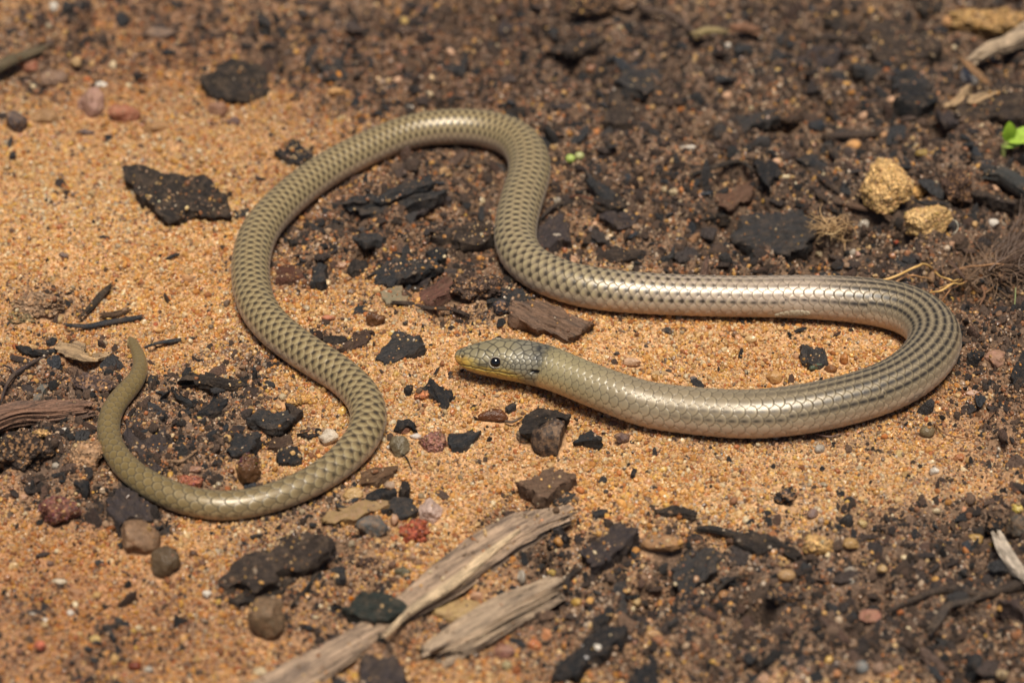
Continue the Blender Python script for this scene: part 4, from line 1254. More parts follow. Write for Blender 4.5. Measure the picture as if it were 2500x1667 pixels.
chip('M', [(905, 110), (930, -20), (990, -90), (1130, -60), (1240, 10), (1280, 90), (1250, 170), (1120, 200), (1030, 220), (950, 180)], 'purple', .26, .14, 'smooth dark charcoal slab partly under the lowest bend of the tail', dens=4, relief=.5)
chip('M', [(850, 1070), (900, 1080), (970, 1190), (960, 1220), (920, 1190)], 'blue', .06, .12, 'short blue grey charcoal splinter on bare sand in front of the rocks', tilt=(0, -10), dens=0)
chip('K', [(210, 860), (300, 760), (400, 690), (560, 690), (692, 708), (680, 762), (560, 790), (440, 810), (350, 835), (240, 880)], 'dark', .22, .48, 'upper lid of the cracked black charcoal knot in front of the neck', tilt=(-3, -14), dens=8)
chip('K', [(690, 965), (840, 838), (970, 940), (935, 990), (860, 950), (800, 960)], 'blue', .18, .24, 'square blue black charcoal tile beside the cracked charcoal knot', tilt=(0, -14), dens=8)
chip('K', [(200, 1300), (400, 1215), (420, 1195), (560, 1200), (745, 1290), (640, 1345), (560, 1400), (480, 1470), (330, 1425), (230, 1350)], (.20, .115, .07), .22, .26, 'brown wood chip with charred corners alone on the bright sand', 'wood_chip', 'wood chip', 'bark', tilt=(-2, -10), dens=6)
chip('K', [(520, 1450), (620, 1390), (700, 1400), (680, 1450), (580, 1480)], 'grey', .08, .06, 'small grey flake under the east end of the lone wood chip', dens=10)
chip('K', [(1180, 1250), (1200, 1200), (1245, 1220), (1230, 1270)], 'black', .08, .08, 'tiny black crumb on open sand east of the lone wood chip', dens=2)
chip('K', [(120, 690), (180, 650), (205, 670), (150, 710)], 'grey', .06, .1, 'tiny grey square charcoal chip above the charcoal knot', dens=0)
chip('L', [(395, 240), (385, 135), (560, 150), (602, 185), (590, 300), (440, 335)], 'grey', .12, .14, 'grey charcoal patch sprinkled with sand inside the front loop', dens=26)
chip('L', [(2160, 420), (2180, 300), (2230, 170), (2300, 160), (2310, 560), (2220, 560), (2190, 470)], 'black', .24, .16, 'long black charcoal strip at the east edge beyond the big bend', fib=85, dens=22)
chip('L', [(1780, 220), (1860, 180), (1930, 200), (1890, 260), (1800, 260)], 'black', .2, .12, 'black crumbly bit right beside the outer side of the big bend', dens=14)
chip('V', [(1333, 1268), (1372, 1232), (1410, 1200), (1442, 1206), (1470, 1214), (1440, 1247), (1392, 1288), (1350, 1300)], 'purple', .26, .30, 'dark rectangular charcoal tile east of the pale stick end', tilt=(-5, -10), dens=18)
chip('V', [(1262, 1547), (1330, 1475), (1362, 1432), (1395, 1440), (1432, 1428), (1420, 1462), (1372, 1512), (1300, 1558)], 'black', .24, .30, 'long slanting black charcoal board speckled with pale grains', tilt=(-5, -10), dens=24)
chip('O', [(860, 1040), (960, 900), (1030, 930), (990, 1040), (900, 1080)], 'black', .10, .26, 'short black charcoal stub at the top end of the slanting board', dens=8)
chip('O', [(1040, 720), (1140, 700), (1135, 960), (1060, 980)], 'grey', .12, .18, 'upright grey charcoal slat pointing at the slanting board', fib=85, dens=14)
chip('O', [(1130, 1600), (1280, 1460), (1320, 1310), (1380, 1290), (1440, 1340), (1420, 1600)], 'black', .22, .24, 'black charcoal piece cut by the near edge beside the slanting board', dens=18)
chip('O', [(1560, 600), (1640, 530), (1660, 470), (1900, 430), (1985, 500), (1900, 590), (1830, 640), (1730, 780), (1600, 860), (1535, 830)], 'grey', .16, .22, 'big layered grey charcoal flake south of the rectangular tile', tilt=(-2, -10), dens=24)
chip('O', [(1600, 900), (1720, 800), (1820, 740), (1800, 950), (1680, 990), (1590, 960)], 'purple', .16, .16, 'lower grey flake beneath the big layered flake', dens=16)
chip('O', [(1500, 1090), (1560, 1010), (1585, 1030), (1540, 1110)], 'grey', .06, .14, 'small grey splinter south of the layered flakes', dens=3)
chip('V', [(1690, 1226), (1722, 1216), (1765, 1222), (1832, 1256), (1842, 1280), (1790, 1270), (1750, 1266), (1705, 1250)], 'dark', .34, .30, 'bulky black charcoal wedge with a shadow beneath in the dark soil', tilt=(2, -12), dens=10)
chip('O', [(1370, 100), (1500, 80), (1720, 90), (1740, 140), (1500, 130)], 'dark', .06, .1, 'thin black bark strip on sand above the rectangular tile', B_, K_, 'bark', dens=12)
chip('O', [(870, 150), (900, 110), (1010, 90), (980, 140), (900, 170)], 'blue', .08, .1, 'small blue charcoal flake just above the rectangular tile', dens=2)
chip('P', [(2050, 840), (2130, 810), (2300, 880), (2300, 1060), (2150, 960)], (.075, .045, .038), .22, .3, 'purple brown bark chunk at the east edge under the pale fibres', B_, K_, 'bark', dens=4)
chip('P', [(1760, 1390), (1790, 1320), (1900, 1330), (1880, 1420), (1820, 1430)], 'blue', .2, .2, 'blurred blue grey block near the south east corner', dens=0)
chip('P', [(620, 1400), (650, 1350), (700, 1340), (690, 1420)], 'purple', .12, .1, 'blurred purplish chip west of the round blue pebble', dens=0)
chip('H', [(1850, 250), (1950, 245), (2240, 320), (2200, 350), (2000, 320)], 'brown', .14, .2, 'brown wood sliver below the grey charred stick at the east edge', B_, K_, 'bark', dens=5)
chip('N', [(960, 1330), (1060, 1300), (1160, 1340), (1230, 1290), (1280, 1340), (1360, 1460), (1360, 1600), (1000, 1600)], 'purple', .4, .35, 'wrinkled purple grey bark lump at the near edge by the pale stick', B_, K_, 'bark', tilt=(0, -15), fib=60, dens=10)

# --- rocks and pebbles
rock('A', 780, 890, 245, 300, (.36, .20, .15), 'blurred pinkish brown rounded stone at the far side', 'stone', 'stone', cut=.8)
rock('A', 1050, 980, 300, 210, (.34, .12, .065), 'blurred brick red stone next to the pinkish stone', 'stone', 'stone', cut=.75)
rock('A', 400, 1010, 330, 150, (.33, .18, .075), 'blurred flat ochre stone west of the pinkish stone', 'stone', 'stone')
rock('A', 140, 1030, 190, 200, (.06, .045, .045), 'blurred dark purple stone near the west edge', 'stone', 'stone')
rock('A', 1350, 290, 330, 150, (.13, .085, .065), 'blurred dusty brown slab stone at the far side', 'stone', 'stone')
rock('A', 1340, 1090, 250, 110, (.34, .17, .06), 'blurred amber brown pebble on the edge of the open sand')
rock('A', 1860, 930, 190, 150, (.27, .13, .08), 'blurred rusty brown pebble below the oval bark chip')
rock('A', 1990, 1040, 120, 100, (.12, .075, .075), 'blurred small purple pebble below the oval bark chip')
rock('A', 730, 1130, 180, 60, (.10, .065, .06), 'blurred flat purple chip pebble below the pinkish stone')
rock('A', 862, 722, 110, 60, 'white', 'blurred white pebble touching the pinkish stone', mat='quartz')
rock('A', 740, 675, 75, 45, (.6, .16, .04), 'blurred vivid orange pebble above the pinkish stone')
rock('A', 840, 208, 62, 62, 'orange', 'blurred round orange pebble on the dark far soil')
rock('A', 1490, 1370, 85, 85, 'amber', 'round amber pebble beyond the large flat bark chip')
rock('A', 960, 560, 80, 90, 'cream', 'blurred cream pebble in the dark far soil')
rock('A', 650, 530, 120, 90, 'sand', 'blurred sandy yellow pebble in the dark far soil')
rock('A', 460, 680, 260, 190, (.20, .12, .08), 'blurred brown stone with a rusty stain near the west edge', 'stone', 'stone')
rock('A', 250, 560, 190, 110, (.32, .11, .06), 'blurred red brown stone under the far twig', 'stone', 'stone')
rock('A', 460, 60, 80, 120, 'white', 'blurred whitish pebble at the far edge', mat='quartz')
rock('B', 788, 640, 72, 66, (.55, .20, .02), 'vivid orange pebble on the round grey chip north of the arch')
rock('B', 770, 780, 160, 80, (.5, .26, .09), 'flat ochre pebble south of the round grey chip')
rock('B', 1740, 445, 85, 80, 'peach', 'blurred peach pebble beyond the top of the arch')
rock('B', 1350, 182, 85, 68, 'yellow', 'blurred yellow pebble at the far edge above the arch')
rock('B', 1545, 805, 125, 55, 'cream', 'blurred flat cream pebble above the arch', mat='quartz')
rock('B', 1400, 925, 65, 62, 'white', 'round white pebble touching the top of the arch', mat='quartz')
rock('B', 1860, 300, 55, 50, 'yellow', 'small blurred yellow grain above the arch')
rock('B', 1290, 690, 85, 80, 'peach', 'blurred peach orange pebble north of the arch')
rock('B', 435, 440, 60, 65, 'amber', 'blurred amber pebble near the oval bark chip')
rock('C', 850, 60, 470, 190, 'soil', 'overhanging dark soil clod above a black hollow at the far edge', 'soil_clod', 'soil clod', mat='clod', facets=6, rough=.14, gran=.08, dens=24, bury=-.1, sk='soil')
rock('C', 1120, 50, 260, 120, (.12, .075, .05), 'brown lump beside the overhanging soil clod', 'soil_clod', 'soil clod', mat='clod', facets=4, rough=.12, gran=.05, dens=14)
rock('C', 1670, 1262, 150, 62, 'white', 'oblong white pebble on dark soil north of the reddish brown chunk', mat='quartz')
rock('C', 1900, 1030, 80, 75, 'yellow', 'yellow stone chip at the root of the long charcoal splinter')
rock('C', 1245, 640, 48, 40, 'amber', 'single amber grain lying on the slate grey oval chip', bury=-.25)
rock('C', 1780, 20, 110, 70, (.55, .2, .1), 'blurred orange red pebble at the far edge')
rock('C', 895, 1125, 60, 60, (.5, .18, .05), 'orange pebble south west of the grooved bark block')
rock('C', 2010, 390, 60, 60, 'white', 'blurred white pebble in the far soil', mat='quartz')
rock('C', 2000, 830, 80, 100, 'peach', 'blurred peach and white pebble in the far soil')
rock('C', 130, 735, 60, 60, 'peach', 'blurred peach pebble just beyond the arch bend')
rock('D', 230, 1040, 340, 250, 'soil', 'black crumbly soil clod east of the long charcoal splinter', 'soil_clod', 'soil clod', mat='clod', facets=6, rough=.16, gran=.09, dens=14, sk='soil')
rock('D', 806, 1235, 145, 105, (.62, .30, .09), 'bright orange angular pebble above the sandstone lump', dens=2)
rock('D', 1670, 1190, 135, 70, 'peach', 'pale pink flat pebble above the dark bark chunk', dens=2)
rock('D', 1390, 1300, 115, 70, (.40, .26, .08), 'olive yellow pebble above the sandstone lump', mat='quartz')
rock('D', 1075, 1150, 70, 70, (.5, .26, .12), 'small orange pebble east of the bright angular one')
rock('D', 1145, 850, 90, 75, 'peach', 'blurred peach pebble below the blue black flake')
rock('D', 165, 1375, 80, 60, 'peach', 'peach pebble above the black angular flake')
rock('D', 40, 1295, 80, 60, 'amber', 'amber pebble above the black angular flake')
rock('D', 1910, 1080, 60, 60, 'cream', 'blurred cream pebble near the green seedling')
rock('D', 2170, 1110, 50, 90, 'white', 'white grain standing behind the green seedling', mat='quartz')
rock('D', 900, 990, 100, 90, 'peach', 'blurred peach pebble south of the oval bark scale')
rock('D', 1960, 190, 820, 330, (.42, .245, .09), 'big rough ochre sandstone crust in the far corner', 'sandstone_rock', 'rock', mat='sandstone', sub=5, facets=8, rough=.13, gran=.05, bury=-.15, dens=30)
rock('D', 1615, 185, 110, 130, (.62, .31, .12), 'rounded orange knob at the west end of the ochre crust', 'pebble', 'pebble', bury=-.3)
rock('D', 1805, 650, 165, 210, (.62, .56, .50), 'pale egg shaped seed under a curl of bark', 'seed', 'seed', mat='quartz', facets=0, rough=.03, bury=.1, dens=0)
rock('H', 1095, 190, 455, 470, (.62, .38, .15), 'round golden sandstone lump with a grainy surface', 'sandstone_rock', 'rock', mat='sandstone', sub=5, facets=6, cut=.84, rough=.07, gran=.035, bury=.16, dens=3)
rock('H', 1370, 235, 170, 120, (.58, .32, .10), 'small golden crumb on the east side of the round sandstone lump', 'sandstone_rock', 'rock', mat='sandstone', gran=.04, bury=0, dens=0)
rock('H', 1455, 490, 430, 300, (.62, .39, .16), 'small triangular golden sandstone below the round lump', 'sandstone_rock', 'rock', mat='sandstone', sub=5, facets=6, cut=.45, rough=.06, gran=.03, bury=.1, dens=0)
rock('H', 1690, 200, 330, 400, (.065, .038, .027), 'tall dark brown bark chunk east of the sandstone lump', B_, K_, mat='clod', facets=10, cut=.7, rough=.12, gran=.05, bury=.12, dens=12)
rock('H', 720, 560, 300, 250, (.10, .06, .035), 'soil crumb bristling with dry fibres east of the grey slab', 'soil_clod', 'soil clod', mat='clod', facets=4, rough=.16, gran=.08, dens=40, bury=.3)
rock('H', 2000, 508, 105, 85, 'white', 'bright white angular pebble at the east side', mat='quartz', facets=8, cut=.6)
rock('H', 1842, 512, 68, 62, 'ochre', 'tiny ochre pebble west of the bright white pebble')
rock('H', 1700, 690, 95, 80, (.58, .24, .09), 'orange pebble below the triangular sandstone')
rock('H', 1645, 692, 65, 75, 'peach', 'pale pebble joined to the orange pebble below the sandstone', mat='quartz')
rock('H', 528, 770, 85, 62, 'cream', 'cream pebble below the grey slab', mat='quartz')
rock('H', 900, 520, 100, 90, 'clear', 'grey translucent pebble in the fibrous crumb', mat='quartz', bury=-.2)
rock('H', 805, 750, 60, 55, 'clear', 'small clear pebble below the fibrous crumb', mat='quartz')
rock('H', 850, 770, 60, 60, 'pink', 'small pink pebble below the fibrous crumb')
rock('H', 2010, 340, 130, 90, (.40, .26, .16), 'rough tan pebble under the brown wood sliver')
rock('H', 2010, 215, 110, 60, 'peach', 'pale pebble beside the grey charred stick')
rock('H', 1175, 665, 50, 45, (.5, .09, .04), 'tiny red pebble under the triangular sandstone')
rock('E', 330, 1200, 470, 270, (.24, .15, .09), 'low grey brown soil crust on the sand near the west edge', 'soil_clod', 'soil clod', mat='clod', facets=4, rough=.16, gran=.07, bury=.42, dens=60)
rock('E', 180, 1320, 260, 130, (.20, .15, .08), 'smaller olive soil crust below the grey brown crust', 'soil_clod', 'soil clod', mat='clod', rough=.16, gran=.07, bury=.4, dens=60)
rock('E', 540, 780, 95, 60, (.12, .08, .07), 'small dull brown pebble on the open western sand')
rock('E', 1600, 985, 100, 60, (.42, .2, .08), 'half buried tan pebble on the sand by the outer curve')
rock('E', 1125, 1530, 100, 110, (.33, .24, .11), 'olive yellow translucent pebble above the tail tip', mat='quartz')
rock('E', 1325, 1365, 50, 45, (.42, .09, .03), 'tiny red pebble on the sand above the dark sliver')
rock('E', 785, 1378, 42, 32, 'white', 'tiny white pebble on the black charcoal stick', mat='quartz', bury=-.6)
rock('F', 1945, 1075, 480, 300, (.06, .038, .028), 'dark crumbly soil clod beside the lower bend of the body', 'soil_clod', 'soil clod', mat='clod', facets=8, rough=.13, gran=.06, bury=.25, dens=40)
rock('F', 2170, 1230, 170, 150, (.05, .04, .04), 'dark lump with three pale grains south of the crumbly clod', 'soil_clod', 'soil clod', mat='clod', gran=.05, dens=20)
rock('F', 820, 865, 85, 75, 'peach', 'orange translucent pebble beside the chunky striped bit', mat='quartz')
rock('F', 1590, 462, 140, 65, (.36, .19, .09), 'oblong tan pebble below the ridged charcoal splinters', mat='quartz')
rock('F', 495, 722, 55, 50, 'amber', 'tiny amber pebble by the inner curve')
rock('F', 700, 1310, 130, 55, (.5, .17, .09), 'flat red orange pebble on the pale sand near the tail')
rock('F', 1358, 1352, 55, 42, 'black', 'tiny black bead on pale sand above the snout', bury=.1)
rock('F', 1100, 1320, 190, 150, (.20, .09, .04), 'reddish brown translucent stone on pale sand below the arch', 'stone', 'stone', mat='quartz', dens=10)
rock('F', 985, 560, 100, 90, (.03, .025, .025), 'shiny black bead ringed by sand inside the arch', bury=.2)
rock('F', 1690, 90, 150, 130, (.34, .20, .09), 'tan sandy crumb near the inner arch', gran=.05, mat='sandstone')
rock('G', 555, 628, 100, 90, (.58, .47, .36), 'pale round quartz pebble on the rounded purple grey flake', mat='quartz', bury=-.3)
rock('G', 1255, 142, 85, 75, 'ochre', 'ochre pebble on soil near the green sprouts')
rock('G', 1550, 245, 85, 85, 'cream', 'cream yellow pebble north of the notched flake', mat='quartz')
rock('G', 1472, 218, 60, 55, 'cream', 'smaller cream pebble touching the cream yellow one', mat='quartz')
rock('G', 1610, 225, 45, 60, (.55, .2, .06), 'tiny orange pebble touching the cream yellow one')
rock('G', 880, 520, 80, 70, 'peach', 'peach pebble west of the notched flake')
rock('G', 700, 820, 70, 90, 'peach', 'peach pebble just beyond the lower bend of the body')
rock('G', 560, 330, 80, 90, 'clear', 'grey pebble beside the upper bend of the body', mat='quartz')
rock('G', 1500, 1430, 110, 80, 'black', 'black crumb on the sand between the two straight body parts', mat='stone', bury=.2, rough=.12)
rock('J', 712, 930, 195, 160, (.80, .66, .50), 'large white quartz pebble inside the tail loop', 'quartz_pebble', 'pebble', mat='quartz', facets=9, cut=.62, bury=.3, dens=3)
rock('J', 470, 620, 290, 120, (.60, .32, .10), 'flat golden stone patch above the white quartz', mat='sandstone', bury=.4, gran=.03, dens=30)
rock('J', 320, 590, 90, 70, 'cream', 'cream pebble at the west end of the golden patch', mat='quartz')
rock('J', 1492, 572, 150, 95, (.46, .17, .07), 'orange sandstone pebble at the foot of the star shaped scrap', mat='sandstone', gran=.05)
rock('J', 1345, 862, 135, 85, (.28, .12, .075), 'reddish stone under the glossy black charcoal bit')
rock('J', 1445, 920, 105, 60, (.80, .70, .62), 'small white quartz pebble below the reddish stone', 'quartz_pebble', 'pebble', mat='quartz')
rock('J', 1215, 1017, 50, 40, 'white', 'tiny white pebble near the lower east bend of the tail', mat='quartz')
rock('J', 2100, 750, 270, 150, (.16, .06, .025), 'dark red brown stone with a glossy top below the throat', 'stone', 'stone', mat='quartz', facets=12, dens=14)
rock('J', 1595, 985, 260, 200, (.27, .12, .085), 'porous dull red stone west of the blue black wedge', 'stone', 'stone', mat='sandstone', gran=.05, rough=.1, bury=.4, dens=18)
rock('J', 1300, 1010, 190, 200, (.22, .17, .10), 'olive translucent stone half sunk in sand by the tail', 'stone', 'stone', mat='quartz', bury=.45, dens=8)
rock('J', 905, 1412, 195, 115, (.66, .42, .18), 'yellow and clear quartz pebble outside the lower tail bend', 'quartz_pebble', 'pebble', mat='quartz', dens=2)
rock('J', 1230, 1340, 110, 80, (.55, .38, .26), 'pale pink pebble above the black splinter', mat='quartz')
rock('J', 30, 1190, 230, 300, (.15, .07, .035), 'sandy dark brown stone above the bottom bend of the tail', 'stone', 'stone', mat='sandstone', gran=.05, rough=.1, bury=.3, dens=30)
rock('J', 1740, 385, 45, 40, 'black', 'upper of two tiny black beads below the chin', bury=.2)
rock('J', 1742, 415, 50, 36, 'black', 'lower of two tiny black beads below the chin', bury=.2)
rock('N', 1568, 108, 215, 205, (.66, .47, .38), 'round translucent pink quartz pebble', 'quartz_pebble', 'pebble', mat='quartz', facets=10, cut=.8, bury=.15, dens=3)
rock('N', 1262, 185, 75, 120, 'peach', 'upright peach pebble between the grey lump and the red rock', mat='quartz', bury=.1)
rock('N', 1425, 285, 310, 240, (.36, .085, .04), 'crusty bright red rock below the round pink quartz', 'red_rock', 'rock', mat='sandstone', facets=8, rough=.12, gran=.06, bury=.3, dens=34)
rock('N', 1078, 235, 275, 200, (.085, .088, .085), 'angular slate grey stone with a white grain on top', 'stone', 'stone', facets=7, cut=.6, rough=.04, bury=.15, dens=6)
rock('N', 1335, 615, 150, 110, (.17, .14, .08), 'olive green stone between the slate stone and the stick', mat='quartz', dens=6)
rock('N', 1075, 705, 130, 95, (.16, .11, .06), 'brown stone west of the pale stick', dens=14)
rock('N', 1030, 550, 260, 130, (.06, .035, .026), 'dark root crumb below the slate grey stone', 'soil_clod', 'soil clod', mat='clod', gran=.08, rough=.14, dens=20)
rock('N', 905, 850, 75, 50, (.65, .22, .02), 'vivid orange pebble above the greenish charcoal block', mat='quartz', bury=0)
rock('N', 880, 790, 110, 80, (.16, .08, .055), 'small brown pebble above the greenish charcoal block', mat='quartz')
rock('N', 1810, 960, 480, 260, (.42, .28, .12), 'flat yellow stone with an orange stain between the two pale sticks', 'stone', 'stone', facets=10, cut=.6, rough=.04, bury=.3, rot=0, dens=2)
rock('N', 190, 1010, 350, 390, (.12, .075, .04), 'bulky olive brown stone with a sandy top near the front', 'stone', 'stone', facets=9, cut=.75, rough=.05, bury=.15, dens=40)
rock('N', 120, 1480, 130, 95, 'cream', 'cream pebble at the near edge below the olive brown stone', mat='quartz')
rock('N', 1965, 825, 110, 75, 'peach', 'smooth peach pebble above the yellow stone', mat='quartz')
rock('N', 2200, 1300, 170, 120, (.26, .11, .08), 'dull red pebble below the shorter pale stick')
rock('M', 1190, 330, 355, 340, (.17, .095, .05), 'smooth round brown stone in front of the tail bend', 'stone', 'stone', facets=7, cut=.82, rough=.045, bury=.2, dens=14)
rock('M', 1405, 535, 265, 250, (.15, .098, .055), 'wet looking grey oval stone leaning on the round brown stone', 'stone', 'stone', mat='quartz', facets=9, cut=.7, rough=.05, bury=.2, rot=35, dens=3)
rock('M', 505, 110, 380, 290, (.17, .065, .045), 'rusty red angular rock near the west edge', 'red_rock', 'rock', mat='sandstone', facets=10, cut=.65, rough=.07, gran=.03, bury=.15, dens=26)
rock('M', 810, 1198, 105, 92, (.66, .45, .17), 'smooth yellow oval pebble in the bare sand at the front', mat='quartz', facets=0, bury=.15, dens=0)
rock('M', 345, 1250, 115, 85, (.46, .13, .07), 'brick orange crumb on the bare front sand', mat='sandstone', gran=.06)
rock('M', 165, 1300, 65, 85, (.16, .07, .045), 'small rust brown pebble west of the brick orange crumb')
rock('M', 1145, 1420, 125, 78, (.22, .05, .02), 'smooth dark red seed like pebble at the front', mat='quartz', facets=0)
rock('M', 1260, 1450, 100, 70, 'clear', 'clear pebble touching the dark red one', mat='quartz')
rock('M', 430, 548, 72, 60, (.13, .07, .05), 'small brown pebble on the sand below the rusty rock')
rock('M', 500, 708, 145, 65, (.66, .52, .36), 'pale shell like flake on the front sand', mat='quartz', bury=.2)
rock('M', 280, 992, 68, 72, 'clear', 'grey translucent pebble in the front sand near the west edge', mat='quartz')
rock('M', 368, 1035, 95, 45, 'white', 'flat white flake beside the grey translucent pebble', mat='quartz')
rock('M', 248, 1052, 62, 50, 'orange', 'small orange pebble under the grey translucent pebble')
rock('M', 600, 970, 70, 70, 'white', 'small white pebble in the front sand', mat='quartz')
rock('M', 1760, 812, 90, 70, 'white', 'white quartz grain west of the large bark plate', mat='quartz')
rock('M', 1180, 1095, 75, 55, 'cream', 'small cream pebble in the front sand', mat='quartz')
rock('M', 650, 800, 140, 80, (.5, .26, .13), 'peach pebble cluster on the front sand', mat='quartz')
rock('M', 2200, 1460, 130, 100, 'cream', 'pale pebble at the near edge left of the stick', mat='quartz')
rock('I', 730, 1120, 300, 330, (.27, .16, .09), 'sandy brown clod outside the tail loop', 'soil_clod', 'soil clod', mat='clod', facets=5, rough=.12, gran=.06, bury=.3, dens=120)
rock('I', 190, 1080, 560, 420, (.038, .026, .02), 'big black brown soil clod below the fibrous wood stub', 'soil_clod', 'soil clod', mat='clod', facets=8, rough=.13, gran=.06, bury=.4, dens=26)
rock('I', 820, 500, 420, 260, (.085, .055, .045), 'low purple brown soil clod between the wood stub and the tail', 'soil_clod', 'soil clod', mat='clod', rough=.12, gran=.05, bury=.55, dens=16)
rock('I', 2130, 1230, 230, 220, (.15, .07, .03), 'glassy brown stone near the bottom bend of the tail', 'stone', 'stone', mat='quartz', bury=.25, dens=14)
rock('I', 1600, 1310, 270, 130, (.34, .11, .06), 'sandy red stone touching the inner side of the tail', 'red_rock', 'rock', mat='sandstone', gran=.05, bury=.3, dens=26)
rock('I', 1660, 1210, 130, 95, (.42, .22, .14), 'pinkish crystal above the sandy red stone', 'quartz_pebble', 'pebble', mat='quartz', facets=7, cut=.6, bury=.1)
rock('I', 1690, 780, 70, 60, 'yellow', 'round yellow pebble inside the tail loop', mat='quartz')
rock('I', 470, 1180, 80, 70, 'clear', 'clear pebble at the rim of the dark hollow', mat='quartz')
rock('I', 205, 1435, 70, 65, 'peach', 'peach pebble west of the rusty rock', mat='quartz')
rock('I', 545, 870, 60, 55, 'white', 'small white pebble below the fibrous wood stub', mat='quartz')
rock('I', 350, 905, 170, 80, (.52, .30, .12), 'ochre crumb below the fibrous wood stub', mat='sandstone', gran=.06)
rock('K', 500, 925, 340, 330, (.030, .021, .018), 'cracked black charcoal knot in front of the neck', 'charcoal_knot', 'charcoal', mat='stone', facets=16, cut=.55, rough=.03, bury=.12, dens=4)
rock('K', 270, 920, 130, 130, (.30, .21, .13), 'sandy crumb leaning on the cracked charcoal knot', mat='sandstone', gran=.08, bury=.2)
rock('K', 1190, 290, 170, 90, (.64, .40, .24), 'flat peach pebble in the sand behind the neck', mat='quartz', bury=.35, dens=2)
rock('K', 1065, 218, 60, 40, 'black', 'small black crumb behind the neck', bury=.2)
rock('K', 1312, 160, 50, 45, 'black', 'tiny black crumb above the flat peach pebble', bury=.2)
rock('K', 1510, 365, 60, 32, 'black', 'tiny flat black crumb touching the back', bury=.2)
rock('K', 1035, 815, 90, 60, (.13, .075, .045), 'small brown crumb just below the belly', bury=.2)
rock('K', 1110, 930, 140, 90, (.10, .055, .045), 'purple brown crumb in the shade below the belly', bury=.3, dens=8)
rock('K', 975, 1390, 48, 45, 'black', 'round black bead on the sand east of the lone wood chip', bury=.1)
rock('K', 1420, 390, 180, 60, (.40, .26, .12), 'dusty tan stone against the back of the body', bury=.4)
rock('K', 1720, 430, 70, 50, (.10, .09, .09), 'small dark grey pebble behind the body', bury=.25)
rock('L', 492, 335, 140, 62, (.13, .16, .10), 'green oblong pebble inside the front loop', mat='quartz', facets=8, rot=28, bury=.1, dens=0)
rock('L', 738, 258, 85, 95, (.62, .27, .09), 'bright orange pebble inside the front loop', mat='quartz', bury=.2)
rock('L', 620, 350, 120, 75, (.30, .13, .05), 'brown stone east of the green pebble', mat='quartz')
rock('L', 140, 420, 150, 130, (.64, .36, .14), 'golden translucent pebble near the back inside the loop', mat='quartz', bury=.35, dens=2)
rock('L', 1440, 885, 135, 110, (.24, .17, .09), 'ribbed yellow brown seed below the big bend', 'seed', 'seed', mat='quartz', facets=0, rough=.05, bury=.1, dens=3)
rock('L', 1830, 562, 175, 65, (.66, .42, .30), 'flat pale pink flake below the big bend', mat='quartz', bury=.3)
rock('L', 1720, 1105, 95, 70, (.50, .19, .07), 'rusty orange pebble in the lower sand', mat='quartz')
rock('L', 1205, 1075, 90, 75, (.62, .43, .18), 'yellow square grain in the lower sand', mat='quartz')
rock('L', 525, 1030, 95, 80, 'clear', 'clear grey quartz grain below the body', mat='quartz')
rock('L', 1500, 1220, 90, 80, 'white', 'whitish quartz grain in the lower sand', mat='quartz')
rock('L', 240, 1450, 230, 160, (.035, .028, .026), 'black crumbly clod in the sand above the bulky wedge', 'soil_clod', 'soil clod', mat='clod', gran=.07, rough=.14, dens=26)
rock('L', 2050, 290, 260, 190, (.34, .18, .12), 'pinkish brown stone right of the big bend', 'stone', 'stone', mat='stone', bury=.4, dens=20)
rock('O', 566, 362, 98, 82, (.62, .30, .09), 'orange cube shaped pebble in the sooty end of the stick', mat='quartz', facets=8, cut=.6, bury=-.1)
rock('O', 500, 440, 85, 85, 'peach', 'pale peach pebble below the orange cube', mat='quartz', bury=-.1)
rock('O', 512, 628, 80, 75, 'yellow', 'yellow pebble further below the orange cube', mat='quartz', bury=.1)
rock('O', 258, 662, 85, 130, 'clear', 'upright grey translucent pebble beneath the stick', mat='quartz', bury=.1)
rock('O', 335, 660, 80, 65, 'white', 'white pebble east of the upright translucent one', mat='quartz')
rock('O', 430, 670, 90, 60, 'white', 'second white pebble beneath the stick', mat='quartz')
rock('O', 520, 330, 340, 330, (.03, .024, .022), 'sooty black crumb mass at the east end of the pale stick', 'soil_clod', 'soil clod', mat='clod', facets=5, rough=.2, gran=.1, bury=.35, dens=40)
rock('O', 1230, 830, 130, 110, (.05, .042, .036), 'small black clod beside the upright slat', 'soil_clod', 'soil clod', mat='clod', gran=.07, dens=14)
rock('O', 1450, 380, 390, 160, (.30, .15, .06), 'caramel brown rounded stone east of the rectangular tile', 'stone', 'stone', facets=5, rough=.05, bury=.2, dens=60)
rock('O', 110, 1300, 185, 115, (.24, .115, .085), 'dull pink triangular rock below the short stick')
rock('O', 370, 1240, 125, 90, (.60, .22, .09), 'orange pebble below the short stick', mat='quartz')
rock('O', 465, 1150, 125, 120, (.50, .20, .08), 'larger rust orange pebble east of the orange one')
rock('O', 130, 1415, 95, 105, (.48, .38, .20), 'pale olive pebble at the near edge', mat='quartz')
rock('O', 1380, 1152, 150, 72, (.64, .38, .19), 'flat peach chip south of the layered flakes', mat='quartz', bury=.1)
rock('O', 1972, 820, 80, 95, (.48, .24, .10), 'orange brown pebble near the dark splinter', mat='quartz')
rock('O', 1065, 1005, 110, 55, (.58, .34, .16), 'tan pebble between the upright slat and the board', mat='quartz', bury=0)
rock('O', 900, 1258, 70, 70, 'white', 'right hand pale grain on the slanting board', mat='quartz', bury=-.9)
rock('O', 785, 1265, 80, 60, (.5, .45, .40), 'grey grain on the slanting board', mat='quartz', bury=-.9)
rock('O', 800, 1355, 75, 50, (.5, .46, .44), 'lower grey grain on the slanting board', mat='quartz', bury=-.9)
